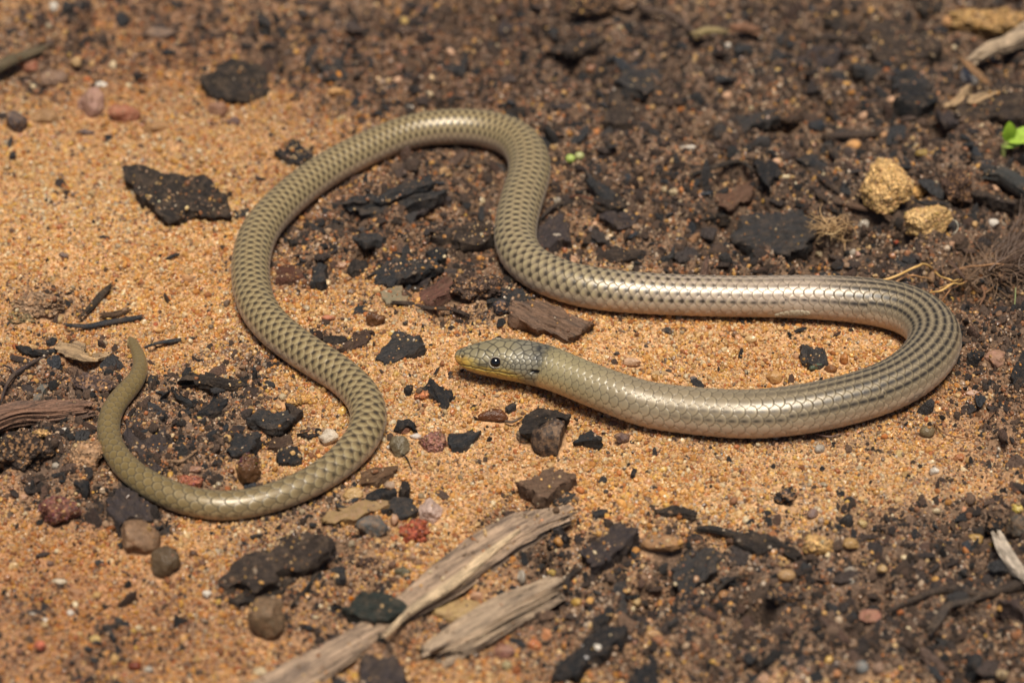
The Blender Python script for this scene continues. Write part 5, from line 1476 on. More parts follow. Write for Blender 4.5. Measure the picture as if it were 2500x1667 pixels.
rock('P', 245, 650, 160, 110, (.50, .30, .14), 'striped tan shell fragment in the dark soil', 'shell', 'shell', mat='quartz', facets=0, rough=.03, bury=.1, dens=0)
rock('P', 230, 840, 340, 220, (.035, .027, .024), 'black soil clod below the striped shell', 'soil_clod', 'soil clod', mat='clod', gran=.07, rough=.14, dens=24)
rock('P', 962, 990, 205, 150, (.34, .15, .10), 'pinkish red pointed stone in the dark soil', 'stone', 'stone', facets=9, cut=.5, bury=.2, dens=2)
rock('P', 688, 1030, 75, 72, (.60, .43, .28), 'round pale pebble west of the pinkish pointed stone', mat='quartz', facets=0, bury=.1)
rock('P', 885, 1432, 115, 118, (.16, .18, .18), 'round blue grey pebble near the near edge', facets=0, rough=.03, bury=.1, dens=0)
rock('P', 1018, 1440, 100, 115, (.27, .17, .12), 'brown pebble touching the round blue grey one', bury=.2)
rock('P', 655, 1482, 115, 72, (.55, .25, .11), 'orange flat pebble near the near edge', mat='quartz')
rock('P', 50, 1530, 110, 110, 'peach', 'peach pebble cut by the near edge', mat='quartz')
rock('P', 2212, 86, 105, 82, (.60, .44, .10), 'bright yellow pebble at the east edge', mat='quartz', bury=.1)
rock('P', 1738, 96, 95, 72, (.64, .30, .15), 'orange peach pebble in the eastern sand', mat='quartz', bury=.1)
rock('P', 1522, 100, 85, 56, 'cream', 'cream chip west of the orange peach pebble', mat='quartz', bury=.1)
rock('P', 1060, 598, 90, 85, (.60, .38, .17), 'honey coloured pebble in the dark soil', mat='quartz', bury=.1)
rock('P', 885, 212, 95, 72, (.60, .42, .18), 'triangular honey grain at the border of the dark soil', mat='quartz', facets=6, cut=.5, bury=.1)
rock('P', 590, 205, 60, 62, 'amber', 'small amber grain at the border of the dark soil', mat='quartz')
rock('P', 540, 190, 60, 85, (.5, .36, .26), 'grey pink grain west of the small amber grain', mat='quartz')
rock('P', 2020, 245, 200, 210, (.018, .015, .014), 'sooty black lump near the east edge', 'soil_clod', 'soil clod', mat='clod', facets=3, gran=.06, rough=.1, bury=.2, dens=0)
rock('P', 2210, 240, 210, 230, (.055, .045, .035), 'dark olive stone at the east edge next to the sooty lump', 'stone', 'stone', bury=.2, dens=8)
rock('P', 470, 130, 110, 90, (.20, .13, .11), 'purplish stone at the border of the dark soil')
rock('P', 785, 700, 95, 60, 'clear', 'glassy clear grain in the dark soil', mat='quartz', bury=0)
rock('P', 785, 615, 120, 85, (.40, .32, .24), 'glassy grain with a bright rim above the clear one', mat='quartz', bury=0)
rock('P', 1850, 350, 170, 110, (.5, .3, .1), 'honey yellow crumb west of the pale fibres', mat='quartz', bury=.1)
rock('P', 510, 400, 260, 200, (.60, .36, .14), 'cluster like golden pebble above the striped shell', mat='sandstone', gran=.08, bury=.35, dens=30)
rock('P', 790, 385, 150, 110, (.50, .30, .12), 'golden brown pebble at the border of the dark soil', mat='quartz')
rock('P', 800, 1230, 120, 90, (.22, .14, .09), 'blurred brown crumb near the near edge', mat='stone')
rock('P', 1180, 1480, 60, 55, 'orange', 'blurred orange grain near the near edge', mat='quartz')
rock('P', 2080, 1490, 110, 90, (.5, .36, .2), 'blurred pale tan pebble in the near corner', mat='quartz')

# --- sticks, wood and roots
stick('A', [(-60, 600, 130), (120, 500, 110), (260, 440, 90), (390, 410, 60)], (.16, .12, .065), 'blurred greenish brown twig at the west edge', lift=.15)
stick('D', [(1880, 480, 90), (2000, 430, 140), (2150, 340, 150), (2330, 270, 190)], 'wood', 'pale splintered wood end poking out under the ochre crust', 'wood_splinter', 'wood splinter', 'wood', t=.7, lift=.55, dens=0, rag=.3, ribs=2.2)
stick('D', [(1720, 520, 40), (1800, 545, 70), (1880, 620, 80), (1950, 700, 50)], (.36, .19, .085), 'curled orange bark strip over the pale seed', 'bark_curl', 'bark curl', 'bark', t=.4, lift=.45, dens=0)
stick('D', [(560, 1195, 50), (720, 1160, 80), (880, 1125, 80), (1020, 1110, 50)], (.075, .05, .038), 'weathered brown twig above the bright orange angular pebble', lift=.1)
stick('D', [(500, 350, 50), (700, 310, 70), (850, 330, 40)], (.06, .04, .03), 'blurred dark twig beyond the purplish charcoal block', lift=.12)
stick('D', [(1250, 1010, 60), (1350, 985, 70), (1440, 1000, 50)], (.10, .065, .05), 'short brown twig under the thick black block', lift=.1)
stick('C', [(1290, 60, 70), (1480, 130, 60), (1650, 230, 50), (1760, 300, 30)], (.11, .07, .052), 'blurred long thin brown twig at the far edge', lift=.25)
stick('C', [(1540, 85, 14), (1620, 120, 20), (1670, 160, 14)], (.45, .27, .17), 'pale straw lying by the far brown twig', 'straw', 'straw', lift=.35, dens=0)
stick('C', [(1740, 290, 70), (1860, 270, 75), (1990, 265, 40)], (.42, .31, .14), 'pale yellow wood bit at the tip of the far brown twig', 'wood_splinter', 'wood splinter', lift=.2, dens=0)
stick('C', [(2050, 240, 70), (2150, 240, 95), (2265, 260, 70)], (.30, .145, .08), 'orange brown bark roll east of the pale yellow bit', 'bark_curl', 'bark curl', lift=.2, dens=0)
stick('H', [(600, -95, 60), (750, 0, 60), (820, 60, 30)], (.04, .028, .022), 'dark bark stick lying beneath the long blue grey flake', lift=.02)
stick('H', [(440, 60, 50), (600, 170, 70), (720, 250, 40)], (.055, .036, .028), 'dark curved twig west of the sandstone lump', lift=.06)
stick('H', [(760, 365, 50), (900, 375, 60), (1030, 405, 75), (1125, 425, 50)], (.16, .09, .055), 'brown woody twig in front of the sandstone lump', lift=.1, dens=2)
stick('H', [(1330, 305, 26), (1430, 325, 50), (1580, 360, 60), (1640, 375, 30)], (.03, .026, .024), 'thin black stick between the two sandstones', lift=.3, dens=1)
stick('H', [(1960, 60, 80), (2060, 110, 140), (2180, 180, 160), (2350, 260, 160)], (.07, .068, .062), 'grey charred stick entering at the east edge', 'charred_stick', 'charred stick', 'char', t=.9, lift=.12, dens=4)
stick('H', [(1800, -70, 40), (1900, 0, 50), (2000, 60, 60)], (.028, .022, .02), 'black twig leading to the grey charred stick', lift=.12)
stick('G', [(1700, 470, 20), (1850, 450, 35), (2050, 380, 40), (2230, 330, 20)], (.025, .02, .018), 'black twig above the grey slab', lift=.12, dens=3)
stick('G', [(1700, 75, 30), (1900, 60, 55), (2100, 30, 50), (2230, -10, 30)], (.035, .027, .022), 'black branching twig west of the long blue grey flake', lift=.12, dens=5)
stick('G', [(640, 280, 14), (760, 275, 22), (900, 330, 22), (970, 360, 12)], (.14, .045, .025), 'thin reddish twig crossing the soil by the blade', lift=.16, dens=0)
stick('G', [(400, 480, 30), (520, 380, 40), (660, 300, 24)], (.05, .035, .028), 'dark twig leaning toward the upper body bend', lift=.1)
stick('F', [(1270, 1185, 30), (1400, 1175, 50), (1560, 1205, 44), (1740, 1255, 46), (1890, 1300, 40)], (.06, .038, .028), 'curved dark twig below the olive grey flake', lift=.08, dens=4)
stick('E', [(700, 1300, 24), (780, 1200, 60), (860, 1110, 60), (940, 1050, 40)], (.05, .035, .024), 'black twig rising to a forked top on the west sand', lift=.1, dens=8)
stick('E', [(890, 1290, 50), (980, 1275, 60), (1070, 1245, 40)], (.13, .07, .035), 'short brown twig at the foot of the forked black twig', lift=.06)
stick('E', [(590, 1395, 30), (750, 1380, 50), (900, 1345, 55), (1020, 1320, 45), (1170, 1300, 40)], (.05, .052, .058), 'straight charcoal stick with a white grain on the west sand', 'charcoal_stick', 'charcoal', 'char', lift=.08, dens=5)
stick('E', [(1220, 1540, 20), (1340, 1535, 34), (1480, 1510, 44), (1640, 1490, 24)], (.05, .055, .06), 'flat charcoal sliver on the sand right of the tail tip', 'charcoal_stick', 'charcoal', 'char', lift=.06, dens=10)
stick('I', [(380, 235, 24), (300, 270, 30), (170, 345, 38), (110, 420, 34), (55, 520, 26), (15, 640, 20)], (.075, .05, .045), 'thin curved dark twig at the west edge above the wood stub', t=1, lift=.1, dens=2, n2=16)
stick('I', [(50, 325, 12), (90, 350, 16), (125, 385, 18)], (.075, .05, .045), 'tiny side shoot of the thin curved twig', t=1, lift=.12, dens=0, n2=12)
stick('I', [(-150, 830, 170), (150, 770, 190), (450, 710, 190), (640, 680, 170), (735, 665, 120)], (.24, .125, .075), 'reddish brown fibrous wood stub entering at the west edge', 'wood_stub', 'wood piece', 'wood', t=.75, lift=.1, dens=2, ribs=2.4, rag=.2, n2=72)
stick('I', [(1430, 1150, 30), (1540, 1110, 36), (1670, 1050, 16)], (.36, .21, .11), 'small tan wood splinter inside the tail loop', 'wood_splinter', 'wood splinter', 'wood', lift=.12, dens=1)
stick('V', [(1296, 1190, 50), (1200, 1222, 92), (1110, 1268, 100), (1020, 1325, 88), (940, 1385, 66), (885, 1430, 62), (810, 1480, 74), (700, 1540, 84), (570, 1610, 90)], (.40, .27, .175), 'long pale weathered stick crossing the near litter toward the lower edge', 'weathered_stick', 'stick', 'wood', t=.42, lift=.10, dens=16, n1=280, n2=88, ribs=1.9, rag=.3)
stick('V', [(1185, 1232, 10), (1120, 1278, 22), (1040, 1335, 26), (950, 1395, 20), (890, 1448, 10)], (.66, .47, .28), 'pale split ridge along the front edge of the long stick', 'wood_splinter', 'wood splinter', 'wood', t=.8, lift=.26, dens=1, rag=.1)
stick('V', [(1012, 1492, 82), (1080, 1452, 88), (1170, 1408, 84), (1262, 1368, 62)], (.42, .295, .19), 'shorter pale stick with broken ends beside the long one', 'weathered_stick', 'stick', 'wood', t=.7, lift=.08, dens=6, n1=190, n2=88, ribs=2.8, rag=.3)
stick('O', [(1780, 260, 44), (1900, 280, 60), (2040, 290, 58), (2140, 300, 50)], (.035, .03, .027), 'black twig leading to the bulky wedge', t=.9, lift=.1, dens=14)
stick('O', [(1880, 810, 30), (1960, 760, 36), (2060, 690, 30), (2150, 650, 18)], (.03, .024, .02), 'thin black splinter south of the bulky wedge', t=.9, lift=.12, dens=1)
stick('O', [(640, 780, 40), (650, 700, 50), (700, 620, 40), (740, 590, 30)], (.04, .03, .025), 'short dark twig by the yellow pebble under the stick end', t=.9, lift=.1, dens=12)
stick('N', [(400, 880, 26), (500, 780, 30), (590, 660, 30), (650, 560, 20)], (.03, .024, .02), 'thin dark twig under the east end of the large bark plate', t=1, lift=.08, dens=3)
stick('P', [(1130, 1000, 30), (1300, 880, 46), (1500, 790, 60), (1650, 760, 56), (1850, 790, 50), (1950, 800, 50), (2100, 740, 70), (2330, 680, 90)], (.07, .048, .036), 'winding dark root across the soil at the east edge', 'root', 'root', 'bark', t=.9, lift=.1, dens=6, n1=160)
stick('P', [(1480, 1130, 60), (1540, 1020, 90), (1620, 930, 70), (1750, 850, 50), (1880, 830, 44)], (.085, .062, .048), 'thick flattened root fork below the winding root', 'root', 'root', 'bark', t=.6, lift=.16, dens=4)
stick('P', [(2040, 400, 90), (2120, 460, 120), (2220, 560, 120), (2340, 650, 110)], (.62, .50, .38), 'bundle of pale dry fibres at the east edge', 'fibre_bundle', 'plant fibres', 'wood', t=.6, lift=.2, dens=0, rag=.3, ribs=2.5)
stick('P', [(1960, 420, 40), (2050, 390, 50), (2150, 360, 36)], (.30, .17, .03), 'yellow brown shred above the pale dry fibres', 'plant_shred', 'plant shred', 'bark', lift=.12, dens=2)
stick('J', [(1330, 1080, 8), (1370, 1110, 14), (1410, 1190, 6)], (.02, .016, .014), 'tiny black hair like twig near the tail bend', t=1, lift=.06, dens=0, n2=10)

fibre('K', [(110, 800, .06), (170, 805, .1), (220, 780, .14), (262, 755, .1)], .022, (.09, .055, .035), 'short curved dark rootlet west of the charcoal knot')
fibre('L', [(1490, 820, .05), (1600, 900, .1), (1720, 935, .08), (1850, 930, .05)], .012, (.17, .075, .035), 'thin reddish rootlet curving below the ribbed seed')
fibre('L', [(1880, 880, .03), (1950, 780, .12), (2100, 655, .18), (2250, 630, .1)], .010, (.17, .085, .04), 'thin arched rootlet in the eastern sand')
fibre('L', [(480, 910, .05), (600, 925, .06), (720, 900, .05)], .014, (.13, .07, .05), 'short brown rootlet in the shade below the body')
fibre('G', [(1500, 560, .05), (1560, 520, .1), (1640, 540, .05)], .008, (.3, .2, .12), 'hair fine pale rootlet on the soil')
fibre('H', [(1650, 480, .3), (1690, 500, .32), (1700, 550, .2), (1660, 600, .1)], .007, (.6, .55, .42), 'hair fine pale thread hooked round the triangular sandstone')
fibre('H', [(2185, 1060, .4), (2187, 1150, .25), (2183, 1235, .05)], .010, (.22, .25, .10), 'thin upright green grass thread at the east edge', 'grass_thread', 'grass')

# root clump at the east edge
g = gp(*S('H', 2120, 900), .1)
clump = empty('root_clump', (g[0], g[1], hloc(g[0], g[1])))
tag(clump, 'tangled brown root clump with long golden rootlets reaching over the sand', 'root clump')


def adopt(o, p, name):
    o.name = name
    o.parent = p
    o.matrix_parent_inverse = Matrix.Translation(-p.location)
    for k_ in ('label', 'category', 'group'):
        if k_ in o: del o[k_]
    return o


adopt(rock('H', 2110, 960, 330, 260, (.06, .036, .026), 'x', mat='clod', facets=4, rough=.2, gran=.09, bury=.15, dens=30), clump, 'soil_core')
adopt(rock('H', 1850, 960, 260, 200, (.08, .048, .03), 'x', mat='clod', facets=4, rough=.2, gran=.09, bury=.45, dens=30), clump, 'soil_crumb')
GOLD = (.60, .36, .12)
for path, r_, cc in (([(1050, 985, .10), (1200, 950, .2), (1330, 885, .38), (1430, 862, .45), (1500, 915, .38), (1560, 968, .32), (1640, 985, .3), (1740, 990, .28)], .021, GOLD),
                     ([(1170, 1003, .08), (1240, 970, .15), (1320, 952, .22), (1400, 962, .18), (1475, 992, .1)], .016, (.46, .24, .10)),
                     ([(1465, 1098, .1), (1560, 1075, .22), (1650, 1030, .3), (1760, 1005, .28)], .017, GOLD),
                     ([(1545, 1062, .15), (1620, 1030, .25), (1740, 985, .3)], .013, (.50, .29, .11)),
                     ([(1560, 1170, .1), (1620, 1090, .25), (1700, 1030, .3), (1780, 1000, .28)], .013, (.33, .16, .07)),
                     ([(1695, 897, .3), (1820, 875, .34), (1960, 858, .36), (2090, 862, .34)], .016, (.44, .23, .11)),
                     ([(1640, 925, .2), (1670, 900, .3), (1730, 905, .32), (1800, 890, .3)], .010, (.28, .15, .08)),
                     ([(1900, 1030, .35), (1922, 1090, .3), (1915, 1150, .2), (1880, 1210, .1)], .020, (.20, .10, .055)),
                     ([(1930, 1090, .3), (1975, 1060, .35), (2010, 1030, .32)], .010, (.36, .2, .1)),
                     ([(1870, 1190, .1), (1905, 1150, .2), (1930, 1110, .28)], .012, (.22, .12, .06)),
                     ([(1800, 1010, .3), (1850, 1070, .25), (1910, 1090, .25), (1980, 1060, .3)], .020, (.13, .075, .045)),
                     ([(1620, 820, .2), (1700, 900, .35), (1760, 985, .35)], .040, (.085, .05, .035)),
                     ([(1600, 1205, .05), (1640, 1205, .14), (1680, 1215, .06)], .010, (.2, .14, .08))):
    fibre('H', path, r_, cc, name='rootlet', parent=clump, seed=r_ * 900)
tuft('H', 2180, 850, 420, 230, 520, .012, (.11, .065, .042), clump, 31, 'fine_rootlets', up=.6, ln=1.0, dirs=(8, 22))
tuft('H', 1930, 960, 420, 180, 260, .010, (.20, .12, .07), clump, 32, 'fine_rootlets', up=.5, ln=.5, dirs=(15, 60))

# tufted dry seed head by the grey slab
g = gp(*S('H', 640, 570), .1)
tf = empty('dry_fibre_tuft', (g[0], g[1], hloc(g[0], g[1])))
tag(tf, 'small spiky tuft of dry tan fibres sticking out of a soil crumb', 'plant fibres')
tuft('H', 640, 560, 190, 150, 90, .010, (.42, .26, .12), tf, 33, 'fibres', up=.8, ln=.32, dirs=(200, 75))
fibre('H', [(700, 560, .2), (640, 600, .3), (560, 590, .28), (500, 615, .2)], .014, (.5, .33, .15), parent=tf, name='long_fibre')
fibre('H', [(700, 600, .2), (690, 640, .25), (640, 620, .3), (590, 640, .25)], .012, (.5, .33, .15), parent=tf, name='long_fibre')
fibre('H', [(740, 640, .2), (735, 690, .15), (740, 740, .03)], .013, (.4, .24, .11), parent=tf, name='long_fibre')


# seedling and sprouts
def leaf(p0, d, up, ln, wd, parent, colr, name='leaf', cup=.25):
    d = np.array(d, float); d /= np.linalg.norm(d)
    n = np.array(up, float); n -= (n @ d) * d; n /= np.linalg.norm(n); s_ = np.cross(d, n)
    V, F = [], []
    na, nb__ = 22, 13
    for side in (1, -1):
        for a in range(na):
            t = a / (na - 1)
            w_ = wd * math.sin(math.pi * min(.985, t * .93 + .045)) ** .7
            for b__ in range(nb__):
                q = -1 + 2 * b__ / (nb__ - 1)
                th_ = .022 * ln * (1 - q * q) * math.sin(math.pi * (t * .96 + .02))
                V.append(np.array(p0) + d * ln * t + s_ * q * w_ + n * (cup * w_ * q * q + .10 * ln * math.sin(t * 2.4) + side * th_))
    for side in (0, 1):
        st = side * na * nb__
        for a in range(1, na):
            for b__ in range(1, nb__):
                k = st + a * nb__ + b__
                f = (k, k - 1, k - nb__ - 1, k - nb__)
                F.append(f if side == 0 else f[::-1])
    pb = np.array(parent.location)
    o = mesh_obj(name, np.array(V) - pb, F, M['leaf'], parent)
    o.color = (*colr, 1)
    return o


g0 = gp(*S('D', 2090, 1320), .1); zz = hloc(g0[0], g0[1])
g0 = gp(*S('D', 2090, 1320), zz)
sdl = empty('seedling', g0)
tag(sdl, 'bright green seedling with two fleshy leaves at the east edge', 'seedling')
top = gp(*S('D', 2128, 1190), zz + .5)
top[1] = g0[1] + .05; d_ = ray(*S('D', 2128, 1190)); t_ = (top[1] - CAMN[1]) / d_[1]; top = CAMN + d_ * t_
stem_pts = np.array([g0 - [0, 0, .1], g0 * .6 + top * .4 + [-.02, 0, 0], top])
cu_ = np.array([0, .5, 1.0]); tt = np.linspace(0, 1, 16); Ax = catmull(cu_, stem_pts, tt)
th = np.linspace(0, 2 * np.pi, 12, endpoint=False)
Vst = Ax[:, None, :] + np.stack([np.cos(th), np.sin(th), 0 * th], 1)[None] * np.linspace(.035, .06, 16)[:, None, None]
vi_ = np.arange(16 * 12).reshape(16, 12); nx_ = np.roll(vi_, -1, axis=1)
so = mesh_obj('stem', Vst.reshape(-1, 3) - g0, np.stack([vi_[:-1], nx_[:-1], nx_[1:], vi_[1:]], -1).reshape(-1, 4), M['leaf'], sdl); so.color = (.45, .48, .16, 1)
leaf(top + [0, 0, -.03], (-.06, .02, 1), (.2, -1, .2), .42, .13, sdl, (.40, .60, .06))
leaf(top + [0, 0, -.02], (1, -.1, .28), (0, -.4, 1), .62, .17, sdl, (.48, .66, .10))
leaf(top + [-.10, -.02, -.12], (1, 0, .1), (0, -.3, 1), .34, .10, sdl, (.36, .50, .10), name='leaf_base')
for kx, ky, cc, lb in ((670, 1380, (.50, .60, .16), 'brighter green tiny sprout of the pair beside the upper body bend'), (745, 1358, (.55, .55, .24), 'paler yellowish tiny sprout of the pair beside the upper body bend')):
    gg = gp(*S('C', kx, ky + 40), .05); gz = hloc(gg[0], gg[1]); gg = gp(*S('C', kx, ky + 40), gz)
    sp_ = empty('sprout', gg); tag(sp_, lb, 'sprout')
    tp = gg + np.array([0, .02, .16])
    Ax = gg + (tp - gg) * np.linspace(-.2, 1, 8)[:, None]
    Vst = Ax[:, None, :] + np.stack([np.cos(th), np.sin(th), 0 * th], 1)[None] * .022
    vi_ = np.arange(96).reshape(8, 12); nx_ = np.roll(vi_, -1, axis=1)
    so = mesh_obj('stem', Vst.reshape(-1, 3) - gg, np.stack([vi_[:-1], nx_[:-1], nx_[1:], vi_[1:]], -1).reshape(-1, 4), M['leaf'], sp_); so.color = (.5, .5, .25, 1)
    P, F = rock_shape(7 + kx, 3, 0, 1, .03)
    o = mesh_obj('bud', P * np.array([.085, .075, .075]) + (tp - gg), F, M['leaf'], sp_); o.color = (*cc, 1)

# ------------------------------------------------------------------ loose grains (nobody could count them)
rng = np.random.RandomState(11)


def area_points(n, margin=160):
    # full density over the ground in view, thinner on the ground around it
    x = rng.uniform(-13.1, 13.1, n * 3); y = rng.uniform(-10.3, 16.9, n * 3)
    P = np.stack([x, y, 0 * x], -1)
    px, py = to_px(P)
    k = (px > -margin) & (px < W + margin) & (py > -margin * .5) & (py < H + margin * .7)
    stop = np.searchsorted(np.cumsum(k), n)
    k = k | (rng.rand(len(k)) < .42)
    return P[:stop][k[:stop]]


def clear_of_body(x, y, z, r, slack=.4):
    """False where a grain would sit inside the animal"""
    d = lookup(DB, x, y); rb = lookup(RB, x, y); zb = lookup(ZB, x, y)
    return (d ** 2 + (z - zb) ** 2) > (rb + r * slack) ** 2


def tri_samples(kinds, up=.35, own=False):
    pts_, dn = [], []
    for V, F, dens, kind in SPR:
        if own != (not isinstance(kind, str)) or not dens: continue
        if not own: dens = dens * 5 + 16
        T_ = []
        for f in F:
            T_.append((f[0], f[1], f[2]))
            if len(f) == 4: T_.append((f[0], f[2], f[3]))
        T_ = np.array(T_)
        a, b_, c_ = V[T_[:, 0]], V[T_[:, 1]], V[T_[:, 2]]
        n = np.cross(b_ - a, c_ - a); ar = np.linalg.norm(n, axis=1) / 2
        nz_ = n[:, 2] / np.maximum(ar * 2, 1e-9)
        w_ = ar * (nz_ > up)
        tot = w_.sum()
        m_ = rng.poisson(tot * dens)
        if not m_ or tot <= 0: continue
        k = rng.choice(len(T_), m_, p=w_ / tot)
        u = rng.rand(m_, 2); s_ = u.sum(1) > 1; u[s_] = 1 - u[s_]
        P = a[k] + (b_[k] - a[k]) * u[:, :1] + (c_[k] - a[k]) * u[:, 1:]
        if not own: P = P[rng.rand(len(P)) < np.clip(.5 + 1.1 * fbm(P[:, 0] * 3.2, P[:, 1] * 3.2, seed=27, oct=3), .04, 1)]
        pts_.append(P)
        if own: dn.append(np.tile(np.array([kind]), (len(P), 1)))
    if own: return np.concatenate(pts_), np.concatenate(dn)
    return np.concatenate(pts_)


PAL = np.array([[.74, .52, .30], [.66, .42, .20], [.70, .40, .15], [.62, .30, .10], [.54, .22, .085], [.80, .66, .48], [.62, .36, .22], [.46, .17, .075], [.34, .15, .075], [.72, .46, .14], [.50, .40, .30], [.10, .075, .06]])
PAL = PAL * np.array([1.0, .95, .80])
PW = np.array([.19, .20, .19, .12, .06, .06, .06, .028, .028, .05, .03, .012]); PW /= PW.sum()
PALS = np.array([[.40, .25, .15], [.30, .18, .105], [.34, .16, .08], [.50, .36, .24], [.18, .10, .062], [.46, .20, .09], [.22, .15, .10], [.56, .44, .32]])
PWS = np.array([.2, .22, .14, .1, .16, .06, .09, .03]); PWS /= PWS.sum()

protos = {}


def proto_coll(name, n, sub, facets, cut, rough, mat, seed, flat=False):
    c_ = bpy.data.collections.new(name)
    for k in range(n):
        P, F = rock_shape(seed + k * 13, sub, facets, cut, rough)
        me = bpy.data.meshes.new(name)
        me.from_pydata((P).tolist(), [], F)
        if not flat: me.polygons.foreach_set('use_smooth', np.ones(len(me.polygons), dtype=bool))
        me.materials.append(mat)
        me.update()
        o = bpy.data.objects.new(name, me)
        c_.objects.link(o)
    return c_


gc1 = proto_coll('sand_grain', 12, 2, 11, .62, .07, M['grain'], 500, flat=True)
gc2 = proto_coll('soil_crumb', 8, 2, 5, .6, .22, M['crumb'], 800)


def scatter(name, P, rad, aniso, colr, coll, nproto, rot=None):
    n = len(P)
    me = bpy.data.meshes.new(name)
    me.vertices.add(n); me.vertices.foreach_set('co', P.astype(np.float32).ravel())
    def vec(nm, A):
        a = me.attributes.new(nm, 'FLOAT_VECTOR', 'POINT'); a.data.foreach_set('vector', A.astype(np.float32).ravel())
    vec('rot', rng.uniform(0, 2 * np.pi, (n, 3)) if rot is None else rot)
    vec('scl', rad[:, None] * aniso)
    a = me.attributes.new('gcol', 'FLOAT_COLOR', 'POINT')
    cc = np.ones((n, 4), np.float32); cc[:, :3] = colr; a.data.foreach_set('color', cc.ravel())
    a = me.attributes.new('pick', 'INT', 'POINT'); a.data.foreach_set('value', rng.randint(0, nproto, n).astype(np.int32))
    me.update()
    o = bpy.data.objects.new(name, me); col.objects.link(o)
    ng = bpy.data.node_groups.new(name, 'GeometryNodeTree')
    ng.interface.new_socket('Geometry', in_out='INPUT', socket_type='NodeSocketGeometry')
    ng.interface.new_socket('Geometry', in_out='OUTPUT', socket_type='NodeSocketGeometry')
    gi = ng.nodes.new('NodeGroupInput'); go = ng.nodes.new('NodeGroupOutput')
    ci_ = ng.nodes.new('GeometryNodeCollectionInfo'); ci_.inputs['Collection'].default_value = coll
    ci_.inputs['Separate Children'].default_value = True; ci_.inputs['Reset Children'].default_value = True
    ip = ng.nodes.new('GeometryNodeInstanceOnPoints'); ip.inputs['Pick Instance'].default_value = True
    def na(nm, ty):
        q = ng.nodes.new('GeometryNodeInputNamedAttribute'); q.data_type = ty; q.inputs['Name'].default_value = nm; return q.outputs[0]
    L_ = ng.links
    L_.new(gi.outputs[0], ip.inputs['Points']); L_.new(ci_.outputs[0], ip.inputs['Instance'])
    L_.new(na('pick', 'INT'), ip.inputs['Instance Index']); L_.new(na('rot', 'FLOAT_VECTOR'), ip.inputs['Rotation']); L_.new(na('scl', 'FLOAT_VECTOR'), ip.inputs['Scale'])
    L_.new(ip.outputs[0], go.inputs[0])
    md = o.modifiers.new('grains', 'NODES'); md.node_group = ng
    o['kind'] = 'stuff'
    return o


# sand and gritty soil grains covering the ground
# cells of the ground covered by hand-placed stones
COV = np.zeros((len(fy), len(fx)), bool); COV2 = COV.copy()
for Vw in HARD2:
    i_ = np.round((Vw[:, 0] - fx[0]) / DX).astype(int); j_ = np.round((Vw[:, 1] - fy[0]) / DX).astype(int)
    k_ = (i_ >= 0) & (i_ < len(fx)) & (j_ >= 0) & (j_ < len(fy)) & (Vw[:, 2] > lookup(HG, Vw[:, 0], Vw[:, 1]) + .03)
    COV2[j_[k_], i_[k_]] = True
for Vw in HARD:
    i_ = np.round((Vw[:, 0] - fx[0]) / DX).astype(int); j_ = np.round((Vw[:, 1] - fy[0]) / DX).astype(int)
    k_ = (i_ >= 0) & (i_ < len(fx)) & (j_ >= 0) & (j_ < len(fy)) & (Vw[:, 2] > lookup(HG, Vw[:, 0], Vw[:, 1]) + .01)
    COV[j_[k_], i_[k_]] = True


def uncovered(P, litter=False):
    i_ = np.clip(np.round((P[:, 0] - fx[0]) / DX).astype(int), 0, len(fx) - 1); j_ = np.clip(np.round((P[:, 1] - fy[0]) / DX).astype(int), 0, len(fy) - 1)
    return ~COV[j_, i_] & ~(COV2[j_, i_] & (np.full(len(P), litter)))


N1 = 450000
P = area_points(N1); N1 = len(P)
so_ = lookup(SO, P[:, 0], P[:, 1])
rad = np.clip(np.exp(rng.normal(math.log(.0200), .38, N1)), .008, .06)
big = rng.rand(N1) < .012
rad[big] *= rng.uniform(1.3, 2.0, big.sum())
rad = np.minimum(rad, .075)
grit = fbm(P[:, 0] * .7, P[:, 1] * .7, seed=91, oct=2)
rad *= 1 + .18 * grit
keep = rng.rand(N1) < (1 - .55 * so_)
P, so_, rad = P[keep], so_[keep], rad[keep]
hz = lookup(HG, P[:, 0], P[:, 1])
P[:, 2] = hz + rad * rng.uniform(-.5, .8, len(P))
ok = clear_of_body(P[:, 0], P[:, 1], P[:, 2], rad) & uncovered(P)
P, so_, rad = P[ok], so_[ok], rad[ok]
n = len(P)
ca = PAL[rng.choice(len(PAL), n, p=PW)]; cb = PALS[rng.choice(len(PALS), n, p=PWS)]
pick = rng.rand(n) < np.clip(so_ * 1.15 + .05 + .05 * fbm(P[:, 0] * .6, P[:, 1] * .6, seed=17, oct=2), 0, .92)
cc = np.where(pick[:, None], cb, ca) * (1 + .14 * rng.randn(n))[:, None]
warm = fbm(P[:, 0] * .5, P[:, 1] * .5, seed=19, oct=2)[:, None]
cc = np.clip(cc * (1 + np.array([.03, -.02, -.10]) * warm) * (1 - damp_at(P[:, 0], P[:, 1])[:, None] * np.array([.28, .38, .42])), .01, .9)
scatter('sand_grains', P, rad, rng.uniform(.65, 1.25, (n, 3)), cc, gc1, 12)

# grains lying on chips, stones and clods
P = tri_samples(('sand', 'soil'))
n = len(P); rad = np.clip(np.exp(rng.normal(math.log(.0160), .45, n)), .006, .05)
P[:, 2] += rad * .35
ok = clear_of_body(P[:, 0], P[:, 1], P[:, 2], rad)
P, rad = P[ok], rad[ok]; n = len(P)
cc = np.where(rng.rand(n, 1) < .55, PALS[rng.choice(len(PALS), n, p=PWS)], PAL[rng.choice(len(PAL), n, p=PW)])
cc = np.clip(cc * (.85 + .2 * rng.randn(n))[:, None], .02, .9)
scatter('stray_sand_grains', P, rad, rng.uniform(.65, 1.25, (n, 3)), cc, gc1, 12)

